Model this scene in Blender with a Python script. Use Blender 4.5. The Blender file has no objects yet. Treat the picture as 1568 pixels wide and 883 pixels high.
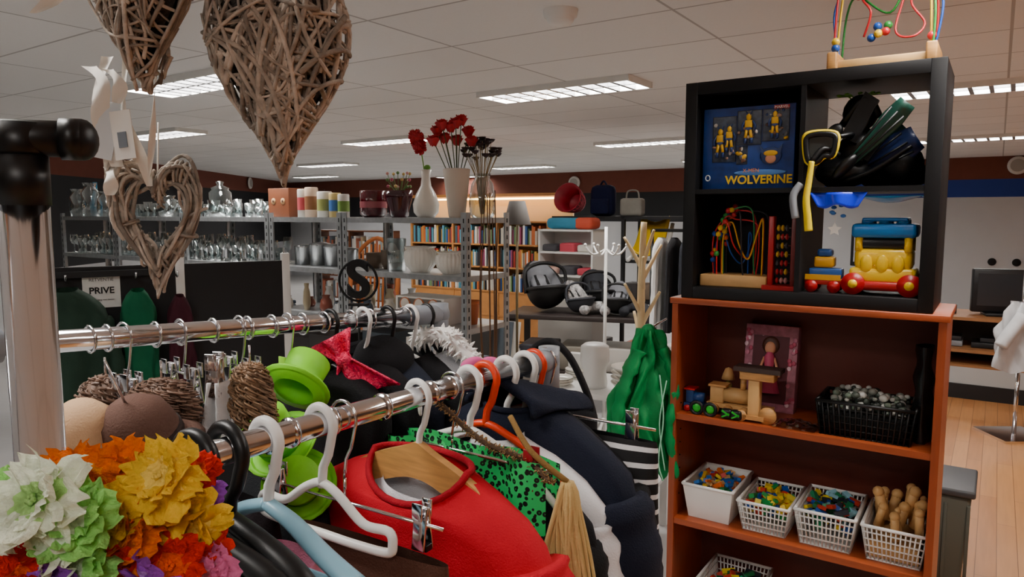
import bpy, bmesh, math, random, bisect
from mathutils import Vector, Matrix, Euler
R=random.Random(11)
H=1.75
pi=math.pi
sc=bpy.context.scene
def rad(a): return a*pi/180
def hx(h):
    h=h.lstrip('#'); o=[]
    for i in (0,2,4):
        c=int(h[i:i+2],16)/255
        o.append(c/12.92 if c<=.04045 else ((c+.055)/1.055)**2.4)
    return tuple(o)+(1,)
_m={}
def M(name,col='808080',rough=.5,metal=0,var=0,scale=8,bump=0,bscale=60,emit=0,island=0,pal=None,stretch=None,spec=.5,trans=0):
    if name in _m: return _m[name]
    m=bpy.data.materials.new(name); m.use_nodes=True; nt=m.node_tree; N=nt.nodes; L=nt.links
    p=N['Principled BSDF']; c=hx(col) if isinstance(col,str) else col
    p.inputs['Base Color'].default_value=c; p.inputs['Roughness'].default_value=rough; p.inputs['Metallic'].default_value=metal
    p.inputs['Specular IOR Level'].default_value=spec
    if trans: p.inputs['Transmission Weight'].default_value=trans
    tc=N.new('ShaderNodeTexCoord'); vec=tc.outputs['Object']
    if stretch:
        mp=N.new('ShaderNodeMapping'); mp.inputs['Scale'].default_value=stretch; L.new(vec,mp.inputs['Vector']); vec=mp.outputs['Vector']
    out=None
    if pal:
        g=N.new('ShaderNodeNewGeometry'); r=N.new('ShaderNodeValToRGB'); r.color_ramp.interpolation='CONSTANT'
        e=r.color_ramp.elements
        while len(e)<len(pal): e.new(.5)
        for i,pc in enumerate(pal):
            e[i].position=i/len(pal)
        for i,pc in enumerate(pal): e[i].color=hx(pc)
        L.new(g.outputs['Random Per Island'],r.inputs['Fac']); out=r.outputs['Color']
    if island:
        g=N.new('ShaderNodeNewGeometry'); mr=N.new('ShaderNodeMapRange'); mr.inputs['To Min'].default_value=1-island; mr.inputs['To Max'].default_value=1+island
        L.new(g.outputs['Random Per Island'],mr.inputs['Value'])
        hs=N.new('ShaderNodeHueSaturation'); hs.inputs['Color'].default_value=c
        if out: L.new(out,hs.inputs['Color'])
        L.new(mr.outputs['Result'],hs.inputs['Value']); out=hs.outputs['Color']
    if var:
        n=N.new('ShaderNodeTexNoise'); n.inputs['Scale'].default_value=scale; n.inputs['Detail'].default_value=4
        L.new(vec,n.inputs['Vector'])
        mr=N.new('ShaderNodeMapRange'); mr.inputs['From Min'].default_value=.3; mr.inputs['From Max'].default_value=.7
        mr.inputs['To Min'].default_value=1-var; mr.inputs['To Max'].default_value=1+var
        L.new(n.outputs['Fac'],mr.inputs['Value'])
        hs=N.new('ShaderNodeHueSaturation'); hs.inputs['Color'].default_value=c
        if out: L.new(out,hs.inputs['Color'])
        L.new(mr.outputs['Result'],hs.inputs['Value']); out=hs.outputs['Color']
    if out: L.new(out,p.inputs['Base Color'])
    if bump:
        n=N.new('ShaderNodeTexNoise'); n.inputs['Scale'].default_value=bscale; n.inputs['Detail'].default_value=3
        L.new(vec,n.inputs['Vector']); b=N.new('ShaderNodeBump'); b.inputs['Strength'].default_value=bump; b.inputs['Distance'].default_value=.01
        L.new(n.outputs['Fac'],b.inputs['Height']); L.new(b.outputs['Normal'],p.inputs['Normal'])
    if emit:
        p.inputs['Emission Color'].default_value=c; p.inputs['Emission Strength'].default_value=emit
    _m[name]=m; return m
def glass(name,col='e8f4f2',mix=.22):
    if name in _m: return _m[name]
    m=bpy.data.materials.new(name); m.use_nodes=True; nt=m.node_tree; N=nt.nodes; L=nt.links; N.clear()
    o=N.new('ShaderNodeOutputMaterial'); t=N.new('ShaderNodeBsdfTransparent'); g=N.new('ShaderNodeBsdfGlossy'); x=N.new('ShaderNodeMixShader')
    t.inputs['Color'].default_value=hx(col); g.inputs['Roughness'].default_value=.05
    lw=N.new('ShaderNodeLayerWeight'); lw.inputs['Blend'].default_value=mix+.15; mr=N.new('ShaderNodeMapRange'); mr.inputs['To Min'].default_value=mix*.35; mr.inputs['To Max'].default_value=.85
    L.new(lw.outputs['Facing'],mr.inputs['Value']); L.new(mr.outputs['Result'],x.inputs['Fac'])
    L.new(t.outputs[0],x.inputs[1]); L.new(g.outputs[0],x.inputs[2]); L.new(x.outputs[0],o.inputs['Surface'])
    _m[name]=m; return m
def cr(pts,n=6,closed=False):
    P=[Vector(p) for p in pts]; o=[]; k=len(P)
    rng=range(k if closed else k-1)
    for i in rng:
        if closed: a,b,c,d=P[(i-1)%k],P[i],P[(i+1)%k],P[(i+2)%k]
        else: a,b,c,d=P[max(i-1,0)],P[i],P[i+1],P[min(i+2,k-1)]
        for j in range(n):
            t=j/n
            o.append(.5*((2*b)+(c-a)*t+(2*a-5*b+4*c-d)*t*t+(3*b-3*c+d-a)*t**3))
    if not closed: o.append(P[-1])
    return o
class B:
    def __init__(s,name): s.n=name; s.v=[]; s.f=[]; s.mi=[]; s.sm=[]; s.mats=[]; s.T=None
    def add(s,vs,fs,mat,smooth=True):
        if mat not in s.mats: s.mats.append(mat)
        k=s.mats.index(mat); o=len(s.v)
        for v in vs:
            v=Vector(v)
            if s.T is not None: v=s.T@v
            s.v.append(v)
        for f in fs: s.f.append([i+o for i in f]); s.mi.append(k); s.sm.append(smooth)
    def box(s,c,size,mat,rot=(0,0,0),bev=0,smooth=False,taper=1,seg=2):
        x,y,z=[a/2 for a in size]; E=Euler(rot).to_matrix(); c=Vector(c)
        if bev:
            bm=bmesh.new(); bmesh.ops.create_cube(bm,size=1)
            for v in bm.verts:
                tp=taper if v.co.z<0 else 1
                v.co=Vector((v.co.x*2*x*tp,v.co.y*2*y*tp,v.co.z*2*z))
            bmesh.ops.bevel(bm,geom=list(bm.edges),offset=min(bev,x*.9,y*.9,z*.9),segments=seg,affect='EDGES',profile=.5)
            bm.verts.index_update()
            vs=[c+E@v.co for v in bm.verts]; fs=[[v.index for v in f.verts] for f in bm.faces]; bm.free()
            s.add(vs,fs,mat,True); return
        vs=[]
        for k in (-z,z):
            tp=taper if k<0 else 1
            for i,j in ((-x,-y),(x,-y),(x,y),(-x,y)): vs.append(c+E@Vector((i*tp,j*tp,k)))
        s.add(vs,[(3,2,1,0),(4,5,6,7),(0,1,5,4),(1,2,6,5),(2,3,7,6),(3,0,4,7)],mat,smooth)
    def bx(s,x0,x1,y0,y1,z0,z1,mat,bev=0): s.box(((x0+x1)/2,(y0+y1)/2,(z0+z1)/2),(x1-x0,y1-y0,z1-z0),mat,bev=bev)
    def tube(s,pts,r,mat,seg=8,closed=False,caps=True,flat=1.0):
        P=[Vector(p) for p in pts]; n=len(P)
        if n<2: return
        rr=r if hasattr(r,'__len__') else [r]*n
        if len(rr)!=n: rr=[rr[0]+(rr[-1]-rr[0])*i/(n-1) for i in range(n)]
        vs=[]; U=None
        for i in range(n):
            if closed: t=P[(i+1)%n]-P[i-1]
            else: t=P[min(i+1,n-1)]-P[max(i-1,0)]
            if t.length<1e-9: t=Vector((0,0,1))
            t.normalize()
            if U is None:
                a=Vector((0,0,1)) if abs(t.z)<.9 else Vector((1,0,0)); U=a.cross(t).normalized()
            else:
                U=U-t*U.dot(t)
                if U.length<1e-6: U=t.orthogonal()
                U.normalize()
            W=t.cross(U)
            for j in range(seg):
                a=2*pi*j/seg; vs.append(P[i]+(U*math.cos(a)+W*math.sin(a)*flat)*rr[i])
        fs=[]
        for i in range(n if closed else n-1):
            for j in range(seg):
                a=i*seg+j; b=i*seg+(j+1)%seg; i2=(i+1)%n
                fs.append((a,b,i2*seg+(j+1)%seg,i2*seg+j))
        if caps and not closed:
            fs.append(tuple(range(seg))[::-1]); fs.append(tuple(range((n-1)*seg,n*seg)))
        s.add(vs,fs,mat,True)
    def cyl(s,p,q,r,mat,r2=None,seg=20):
        s.tube([p,q],[r,r if r2 is None else r2],mat,seg)
    def ell(s,c,r,mat,seg=14,ring=9,rot=(0,0,0)):
        if not hasattr(r,'__len__'): r=(r,r,r)
        E=Euler(rot).to_matrix(); c=Vector(c); vs=[]; fs=[]
        for i in range(ring+1):
            th=pi*i/ring
            for j in range(seg):
                a=2*pi*j/seg; vs.append(c+E@Vector((r[0]*math.sin(th)*math.cos(a),r[1]*math.sin(th)*math.sin(a),r[2]*math.cos(th))))
        for i in range(ring):
            for j in range(seg): fs.append((i*seg+j,(i+1)*seg+j,(i+1)*seg+(j+1)%seg,i*seg+(j+1)%seg))
        s.add(vs,fs,mat)
    def lathe(s,prof,c,mat,seg=24,rot=(0,0,0),cap=True):
        E=Euler(rot).to_matrix(); c=Vector(c); vs=[]; fs=[]; n=len(prof)
        for r,z in prof:
            for j in range(seg):
                a=2*pi*j/seg; vs.append(c+E@Vector((r*math.cos(a),r*math.sin(a),z)))
        for i in range(n-1):
            for j in range(seg): fs.append((i*seg+j,i*seg+(j+1)%seg,(i+1)*seg+(j+1)%seg,(i+1)*seg+j))
        if cap: fs.append(tuple(range(seg))[::-1])
        s.add(vs,fs,mat)
    def surf(s,fn,nu,nv,mat,cu=False,smooth=True):
        vs=[fn(i/(nu if cu else nu-1),j/(nv-1)) for j in range(nv) for i in range(nu)]
        fs=[]
        for j in range(nv-1):
            for i in range(nu if cu else nu-1):
                fs.append((j*nu+i,j*nu+(i+1)%nu,(j+1)*nu+(i+1)%nu,(j+1)*nu+i))
        s.add(vs,fs,mat,smooth)
    def prism(s,pts,y0,y1,mat,smooth=False):
        n=len(pts); vs=[(x,y0,z) for x,z in pts]+[(x,y1,z) for x,z in pts]
        fs=[tuple(range(n)),tuple(range(2*n-1,n-1,-1))]+[(i,i+n,(i+1)%n+n,(i+1)%n) for i in range(n)]
        s.add(vs,fs,mat,smooth)
    def done(s,loc=(0,0,0),rz=0,rot=None,parent=None,solid=0):
        me=bpy.data.meshes.new(s.n); me.from_pydata([tuple(v) for v in s.v],[],s.f)
        for m in s.mats: me.materials.append(m)
        me.polygons.foreach_set('material_index',s.mi); me.polygons.foreach_set('use_smooth',s.sm); me.update()
        o=bpy.data.objects.new(s.n,me); sc.collection.objects.link(o); o.location=loc
        o.rotation_euler=rot if rot else (0,0,rad(rz))
        if parent: o.parent=parent
        if solid:
            md=o.modifiers.new('s','SOLIDIFY'); md.thickness=solid; md.offset=0
        return o
def text(name,body,size,mat,loc,rot,parent=None,ext=.001,bold=False,align='CENTER'):
    c=bpy.data.curves.new(name,'FONT'); c.body=body; c.size=size; c.extrude=ext; c.align_x=align; c.align_y='CENTER'
    if bold: c.offset=size*.025
    c.materials.append(mat); o=bpy.data.objects.new(name,c); sc.collection.objects.link(o); o.location=loc; o.rotation_euler=rot
    if parent: o.parent=parent
    return o

# ---------- camera
cam=bpy.data.cameras.new('camera'); co=bpy.data.objects.new('camera',cam); sc.collection.objects.link(co)
co.location=(0,0,H); co.rotation_euler=(rad(90-5.9),0,0); cam.lens=25.25; cam.sensor_width=36; cam.clip_start=.02; sc.camera=co
try:
    sc.view_settings.view_transform='AgX'; sc.view_settings.look='None'; sc.view_settings.exposure=.45
except Exception: pass

# ---------- materials
chrome=M('chrome','e4e4e8',.12,1,var=.05); steel=M('galvanized','b4b8ba',.38,.7,var=.12,scale=30)
white=M('white_plastic','ebebe8',.35); whitec=M('white_ceramic','e8e4da',.2)
blackp=M('black_plastic','08090b',.4,spec=.4); blackm=M('black_matte','0e0e10',.8)
greyp=M('grey_plastic','8a9098',.45); wood=M('light_wood','c08c50',.45,var=.2,scale=6,stretch=(3,3,25))
pine=M('pine','d0a468',.5,var=.15,scale=8); red=M('red_plastic','b00c14',.35); blue=M('blue_plastic','1450a8',.35)
yellow=M('yellow_plastic','f2c600',.3); green=M('green_plastic','12803a',.4)
gl=glass('clear_glass')

# ---------- room
TH=34; cu=(math.cos(rad(TH)),-math.sin(rad(TH))); cv=(math.sin(rad(TH)),math.cos(rad(TH)))
def UV(u,v): return (u*cu[0]+v*cv[0],u*cu[1]+v*cv[1])
L0=(-6.4,-4); L1=(-6.4,(13.7+6.4*cv[0])/cv[1]); R1=UV(6,13.7); R0=(R1[0],-4)
CZ=2.65
def texmat(name,kind):
    m=bpy.data.materials.new(name); m.use_nodes=True; nt=m.node_tree; N=nt.nodes; L=nt.links; p=N['Principled BSDF']
    tc=N.new('ShaderNodeTexCoord'); mp=N.new('ShaderNodeMapping'); mp.inputs['Rotation'].default_value=(0,0,rad(TH))
    L.new(tc.outputs['Object'],mp.inputs['Vector']); b=N.new('ShaderNodeTexBrick'); 
    b.inputs['Scale'].default_value=1
    if kind=='ceil':
        b.offset=0; b.inputs['Brick Width'].default_value=1.25; b.inputs['Row Height'].default_value=.625; b.inputs['Mortar Size'].default_value=.008
        b.inputs['Mortar Smooth'].default_value=.3
        b.inputs['Color1'].default_value=hx('efedea'); b.inputs['Color2'].default_value=hx('e9e7e4'); b.inputs['Mortar'].default_value=hx('b4b0ac')
        p.inputs['Roughness'].default_value=.85
    else:
        b.offset=.37; b.inputs['Brick Width'].default_value=1.2; b.inputs['Row Height'].default_value=.09; b.inputs['Mortar Size'].default_value=.0015
        b.inputs['Color1'].default_value=hx('b8814e'); b.inputs['Color2'].default_value=hx('a87040'); b.inputs['Mortar'].default_value=hx('6a4428')
        mp.inputs['Rotation'].default_value=(0,0,rad(TH+90)); p.inputs['Roughness'].default_value=.4
    L.new(mp.outputs['Vector'],b.inputs['Vector'])
    n=N.new('ShaderNodeTexNoise'); n.inputs['Scale'].default_value=3 if kind!='ceil' else 90; n.inputs['Detail'].default_value=6
    mp2=N.new('ShaderNodeMapping'); mp2.inputs['Scale'].default_value=(1,14,1) if kind!='ceil' else (1,1,1)
    L.new(mp.outputs['Vector'],mp2.inputs['Vector']); L.new(mp2.outputs['Vector'],n.inputs['Vector'])
    mr=N.new('ShaderNodeMapRange'); mr.inputs['To Min'].default_value=.8 if kind!='ceil' else .96; mr.inputs['To Max'].default_value=1.2 if kind!='ceil' else 1.03
    L.new(n.outputs['Fac'],mr.inputs['Value']); hs=N.new('ShaderNodeHueSaturation'); L.new(mr.outputs['Result'],hs.inputs['Value']); L.new(b.outputs['Color'],hs.inputs['Color'])
    L.new(hs.outputs['Color'],p.inputs['Base Color']); L.new(b.outputs['Fac'],(bn:=N.new('ShaderNodeBump')).inputs['Height']); bn.inputs['Strength'].default_value=.3; bn.inputs['Distance'].default_value=.01; bn.invert=True
    L.new(bn.outputs['Normal'],p.inputs['Normal'])
    return m
b=B('ceiling'); b.add([(*L0,CZ),(*L1,CZ),(*R1,CZ),(*R0,CZ)],[(0,1,2,3)],texmat('ceiling_tiles','ceil'),False); b.done()
us=-.35
def onv(y):
    v=(y-us*cu[1])/cv[1]; return (us*cu[0]+v*cv[0],y)
sb=UV(us,13.7); sf=onv(-4)
b=B('floor'); b.add([(*L0,0),(*sf,0),(*sb,0),(*L1,0)],[(0,1,2,3)],M('vinyl_floor','b2b1b0',.5,var=.06,scale=3),False); b.done()
b=B('floor'); b.add([(*sf,0),(*R0,0),(*R1,0),(*sb,0)],[(0,1,2,3)],texmat('laminate_floor','wood'),False); b.done()
brown=M('wall_brown','6e3828',.8,var=.05); wblack=M('wall_black','141519',.7); wblue=M('wall_blue','143890',.7); wwhite=M('wall_white','c6c8cb',.8,var=.03,scale=2)
def wall(name,p,q,bands):
    b=B(name)
    for z0,z1,m in bands: b.add([(*p,z0),(*q,z0),(*q,z1),(*p,z1)],[(0,1,2,3)],m,False)
    b.done()
mid=UV(-3.2,13.7)
wall('wall_left',L0,L1,[(0,1.0,wwhite),(1.0,2.3,wblack),(2.3,CZ,brown)])
wall('wall_back',L1,mid,[(0,1.6,wwhite),(1.6,2.2,wblack),(2.2,CZ,brown)])
wall('wall_back',mid,R1,[(0,2.02,wwhite),(2.02,2.3,wblue),(2.3,CZ,brown)])
wf=M('wall_cream','dcdad6',.8)
wall('wall_right',R1,R0,[(0,CZ,wf)]); wall('wall_front',R0,L0,[(0,CZ,wf)])

# ---------- ceiling lights
em=M('lamp_emission','fffaf4',.5,emit=42); lv=M('louvre_metal','8a8a8c',.35,.2)
def lamp(x,y,L=1.22,W=.36):
    b=B('ceiling_light'); z=CZ
    b.add([(-L/2,-W/2,z-.006),(-L/2,W/2,z-.006),(L/2,W/2,z-.006),(L/2,-W/2,z-.006)],[(0,1,2,3)],em,False)
    for s in (-1,1):
        b.box((0,s*W/2,z-.02),(L+.02,.014,.04),white); b.box((s*L/2,0,z-.02),(.014,W,.04),white)
    b.box((0,0,z-.02),(L,.022,.03),lv)
    n=10
    for i in range(1,n): b.box((-L/2+L*i/n,0,z-.022),(.028,W,.034),lv)
    b.done((x,y,0),-TH-1)
for x,y in [(.35,5.25),(-2.13,4.97),(3.33,5.1),(-1.5,8.8),(1.64,9.0),(-3.9,8.1),(5.4,8.5),(-3.3,13),(.2,13.6),(3.4,11.8),(-1.2,17),(-4.6,17),
            (1.6,1.7),(-1.3,1.0),(-3.9,2.0),(4.5,2.0),(.2,-1.2),(7.8,5.5)]: lamp(x,y)
b=B('smoke_detector'); b.lathe([(.0,-.06),(.05,-.06),(.06,-.045),(.062,-.03),(.075,-.028),(.078,0)],(0,0,0),M('det','f4f2ee',.5),cap=False); b.done((.215,3.3,CZ))
def disc():
    b=B('wall_speaker'); r=.14
    b.lathe([(0,.03),(r*.8,.03),(r,.015),(r,0)],(0,0,0),M('spk','d8d4ce',.6),rot=(rad(90),0,0),cap=False); b.lathe([(0,.032),(r*.7,.032)],(0,0,0),M('spk2','a8a49e',.7),rot=(rad(90),0,0),cap=False); return b
disc().done((*UV(-7.6,13.66),2.42),-TH); disc().done((*UV(.2,13.66),2.5),-TH)
disc().done((-6.36,14,2.5),90); disc().done((-6.36,17.6,2.5),90)

# ---------- wicker hearts
twig=M('whitewashed_wicker','a89c90',.85,island=.45,bump=.3,bscale=200,var=.3,scale=60,spec=.2)
gapshade=M('wicker_gap_shade','3a322c',.9,var=.5,scale=90,bump=.8,bscale=120)  # inner heart surface coloured dark: painted shade for the gaps between twigs
def hp(t): return Vector((16*math.sin(t)**3,13*math.cos(t)-5*math.cos(2*t)-2*math.cos(3*t)-math.cos(4*t)))
C0=Vector((0,-2)); TAB=[]
for i in range(720):
    d=hp(2*pi*i/720)-C0; TAB.append((math.atan2(d.y,d.x),d.length))
TAB.sort(); KA=[a for a,_ in TAB]
def hr(a): return TAB[bisect.bisect(KA,a)%720][1]
rib=M('ribbon','e6e0d6',.7)
def heart_puffy(name,loc,rz,ux,uz,T,n,rt,seed):
    Q=random.Random(seed); b=B(name)
    def P(q,side,off):
        d=q-C0; a=math.atan2(d.y,d.x); r=d.length/hr(a)
        if r>1: d=d/r; r=1
        y=side*(T*math.sqrt(max(0,1-r**2.4))+off); e=1+off*6
        return Vector(((C0.x+d.x*e)*ux,y,(C0.y+d.y*e)*uz))
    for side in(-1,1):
        b.surf(lambda u,v:P(C0+(hp(2*pi*u)-C0)*v*.9,side,-.011),60,10,gapshade,cu=True)
    for k in range(n):
        side=-1 if k%4 else 1
        if k%2==1:
            q0=C0+(hp(Q.random()*2*pi)-C0)*Q.uniform(.05,.95); an=Q.random()*2*pi; l=Q.uniform(7,15)
            a=q0-Vector((math.cos(an),math.sin(an)))*l*.5; c=q0+Vector((math.cos(an),math.sin(an)))*l*.5
        else:
            t1=Q.random()*2*pi; t2=t1+Q.uniform(.9,3.6)
            a=C0+(hp(t1)-C0)*Q.uniform(.75,1.08); c=C0+(hp(t2)-C0)*Q.uniform(.75,1.08)
        per=Vector((-(c-a).y,(c-a).x))*Q.uniform(-.2,.2)
        off=Q.uniform(-.006,.009)
        pts=[P(a.lerp(c,s/8)+per*math.sin(pi*s/8),side,off) for s in range(9)]
        if k%8==0: 
            pts=[P(C0+(hp(t1+(t2-t1)*s/8)-C0)*1.05,side,off*.3+Q.uniform(-.001,.001))+Vector((0,Q.uniform(-.6,.6)*T*0.3,0)) for s in range(9)]
        r=rt*Q.uniform(.55,1.35); b.tube(cr(pts,2),[r*.9,r*.6],twig,6)
    b.tube([(0,0,5*uz),(0,0,2.645-loc[2])],.0012,rib,5)
    b.done(loc,rz)
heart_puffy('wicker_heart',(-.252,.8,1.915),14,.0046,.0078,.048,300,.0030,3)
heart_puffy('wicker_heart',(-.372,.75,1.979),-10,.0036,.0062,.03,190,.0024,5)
b=B('wicker_heart'); Q=random.Random(9)
for k in range(50):
    t1=Q.random()*2*pi; ln=Q.uniform(1.5,4.5); r0=Q.uniform(.62,1.04); ph=Q.random()*6; dd=Q.uniform(-.012,.012)
    pts=[]
    for s in range(14):
        t=t1+ln*s/13; q=C0+(hp(t)-C0)*(r0+.09*math.sin(ph+s*.8))
        pts.append((q.x*.0029,dd+.006*math.cos(ph+s),q.y*.0049))
    b.tube(cr(pts,2),Q.uniform(.0015,.0026),twig,6)
for k in range(26):
    t=Q.random()*2*pi; q=C0+(hp(t)-C0)*.85; c0=Vector((q.x*.0029,0,q.y*.0049)); d=(Vector((C0.x*.0029,0,C0.y*.0049))-c0).normalized(); sd=Vector((-d.z,0,d.x))
    b.tube([c0+d*.012*math.cos(a)+Vector((0,1,0))*.014*math.sin(a)+sd*(.006*a/6) for a in [2*pi*i/10 for i in range(11)]],.0016,twig,6)
b.tube([(0,0,.02),(.005,0,.1)],.001,rib,5)
b.done((-.392,.8,1.75),12)
b=B('hanging_ribbon_with_tag')
def strip(p,w,mat,b,n=5):
    C=cr(p,n)
    b.surf(lambda u,v:C[min(int(v*(len(C)-1)+.5),len(C)-1)]+Vector(((u-.5)*w,.004*math.sin(u*3+v*7),0)),5,len(C),mat)
strip([(-.435,.75,2.03),(-.462,.74,1.985),(-.455,.74,1.965),(-.475,.74,1.950)],.016,rib,b)
strip([(-.44,.74,2.02),(-.43,.73,1.985),(-.445,.73,1.960)],.012,rib,b)
strip([(-.425,.775,1.915),(-.436,.77,1.87),(-.425,.77,1.82),(-.432,.78,1.79)],.013,rib,b)
strip([(-.405,.775,1.915),(-.408,.77,1.86),(-.392,.77,1.81),(-.39,.78,1.78)],.009,rib,b)
strip([(-.445,.775,1.905),(-.422,.76,1.885),(-.43,.765,1.85),(-.418,.77,1.80)],.016,rib,b)
strip([(-.42,.765,1.90),(-.405,.76,1.885),(-.412,.765,1.865)],.012,rib,b)
strip([(-.43,.775,1.80),(-.42,.76,1.785),(-.425,.765,1.77)],.012,rib,b)
strip([(-.375,.775,1.90),(-.377,.77,1.85),(-.385,.77,1.79)],.004,rib,b)
b.box((-.428,.765,1.838),(.026,.001,.060),M('tag_paper','d5dde2',.6),rot=(0,rad(12),rad(10)))
b.box((-.405,.76,1.832),(.024,.001,.050),M('tag_paper2','eceae4',.6),rot=(0,rad(-6),rad(-10)))
b.box((-.405,.759,1.827),(.010,.0012,.016),M('tag_print','77808a',.6),rot=(0,rad(-6),rad(-10)))
b.done()

# ---------- clothing racks
def r1(y): return Vector((-.535+.842*(y-.85),y,H-.151-.07*(y-.85)))
def r2(y): return Vector((-.258+.764*(y-.78),y,H-.245))
WA=-37.6
b=B('clothes_rail')
px,py=-.338,.5
b.cyl((px,py,.05),(px,py,1.77),.0160,chrome,seg=28)
b.cyl((px,py,1.756),(px,py,1.79),.0172,blackp,seg=28); b.cyl((px,py,1.785),(px,py,1.812),.0155,blackp,seg=28)
b.tube([(px-.03,py-.01,1.802),(px+.035,py+.012,1.802)],.0125,blackp,24)
b.tube([(px+.024,py+.008,1.802),(px+.036,py+.013,1.802)],.0145,blackp,24)
b.ell((px+.036,py+.013,1.802),(.009,.0145,.0145),blackp)
b.tube([(px-.4,py-.13,1.802),(px-.02,py-.007,1.802)],.0115,chrome,24)
b.box((px,py,.04),(.04,.5,.03),chrome,rot=(0,0,rad(-37)),bev=.006)
b.done()
b=B('clothes_rail')
b.tube([r1(.72),r1(1.32)],.0135,chrome,22)
b.tube([r1(.60),r1(.80)],.019,greyp,22)
b.tube([r1(1.27),r1(1.33)],.018,greyp,22)
e=r1(1.325); b.tube([e+Vector((0,0,.02)),e-Vector((0,0,.06))],.017,greyp,20); b.tube([e-Vector((0,0,.05)),(e.x,e.y,.05)],.013,chrome,18)
b.ell(e,(.02,.02,.02),greyp)
s=r1(.6); b.tube([s,(s.x,s.y,.05)],.013,chrome,18); 
for q in (e,s): b.box((q.x,q.y,.04),(.42,.035,.03),chrome,rot=(0,0,rad(WA)),bev=.006)
for y in [.87,.885,.93,.955,.99,1.03,1.06,1.1,1.13,1.17,1.2,1.23,1.26]:
    c=r1(y); b.tube([c+Vector((.8*math.cos(a)*.0165,-.6*math.cos(a)*.0165,.0165*math.sin(a))) for a in [2*pi*i/14 for i in range(14)]],.0017,chrome,6,closed=True)
b.done()
b=B('clothes_rail')
b.tube([r2(.56),r2(1.19)],.0145,chrome,24)
for y in [.768,.79,.835,.9,.97,1.0,1.045]:
    c=r2(y); D=Vector((.607,.795,0)); b.tube([c-D*.003,c+D*.003],.0175,chrome,20)
b.tube([r2(1.15),r2(1.2)],.02,greyp,22)
e=r2(1.2); b.tube([e+Vector((0,0,.022)),e-Vector((0,0,.07))],.018,greyp,20); b.tube([e-Vector((0,0,.05)),(e.x,e.y,.05)],.014,chrome,18)
s=r2(.56); b.tube([s,(s.x,s.y,.05)],.014,chrome,18)
for q in (e,s): b.box((q.x,q.y,.04),(.42,.035,.03),chrome,rot=(0,0,rad(WA)),bev=.006)
b.done()

def hook(b,mat,r,R0=.021,down=-.075,flip=1):
    pts=[]
    for i in range(13):
        a=rad(205-i*(235/12)); pts.append((flip*R0*math.cos(a),0,R0*math.sin(a)*1.05+.0))
    pts+=[(flip*R0*.55,0,-.035),(flip*.003,0,-.05),(0,0,down)]
    b.tube(cr(pts,2),r,mat,10)
def clip(b,c,mat,s=1):
    x,y,z=c
    for k in (-1,1):
        b.box((x,y+k*.005*s,z-.004*s),(.018*s,.003*s,.05*s),mat,rot=(rad(8*k),0,0),bev=.001)
        b.box((x,y+k*.009*s,z+.017*s),(.014*s,.002*s,.02*s),mat,bev=.0005)
    b.tube([(x-.008*s,y,z),(x+.008*s,y,z)],.005*s,mat,10)
    b.box((x,y,z-.026*s),(.02*s,.012*s,.008*s),white if mat is not chrome else blackp,bev=.001)
def hanger(name,y,mat,r=.0045,half=.17,drop=.075,kind='tube',flip=1,hm=None,rail=r2,jit=0,R0=.021,clipm=None,zb=-.105):
    b=B(name); hook(b,hm or mat,r if kind!='wood' else .0045,R0,flip=flip)
    if kind=='tube':
        pts=[(0,0,-.07),(half*.25,0,-.08),(half*.6,0,-.105),(half*.95,0,-.07-drop),(half,0,-.085-drop),(half*.93,0,-.095-drop),(half*.5,0,-.098-drop),(0,0,-.098-drop),(-half*.5,0,-.098-drop),(-half*.93,0,-.095-drop),(-half,0,-.085-drop),(-half*.95,0,-.07-drop),(-half*.6,0,-.105),(-half*.25,0,-.08)]
        b.tube(cr(pts,5,True),r,mat,10,closed=True)
    elif kind=='wide':
        for s in (-1,1):
            pts=cr([(0,0,-.072),(s*half*.3,0,-.085),(s*half*.65,0,-.11),(s*half,0,-.08-drop)],6)
            b.tube(pts,[r*1.5,r*2.2],mat,12,flat=.8)
        b.tube([(-half*.9,0,-.085-drop),(half*.9,0,-.085-drop)],r*.8,mat,10)
    elif kind=='wood':
        top=cr([(-half,0,-.075-drop),(-half*.55,0,-.10),(-half*.15,0,-.072),(0,0,-.062),(half*.15,0,-.072),(half*.55,0,-.10),(half,0,-.075-drop)],6)
        bot=cr([(half,0,-.095-drop),(half*.6,0,-.145),(half*.2,0,-.118),(0,0,-.112),(-half*.2,0,-.118),(-half*.6,0,-.145),(-half,0,-.095-drop)],6)
        b.prism([(p.x,p.z) for p in top+bot],-.006,.006,mat)
    elif kind=='bar':
        b.tube([(0,0,-.07),(0,0,zb)],r,mat,8); b.tube([(-half,0,zb),(half,0,zb)],.0022,chrome,10)
        for s in (-.8,.8): clip(b,(half*s,0,zb),clipm or chrome)
    c=rail(y); return b.done((c.x,c.y,c.z-(R0-.0155)*.2),WA+jit)

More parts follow.
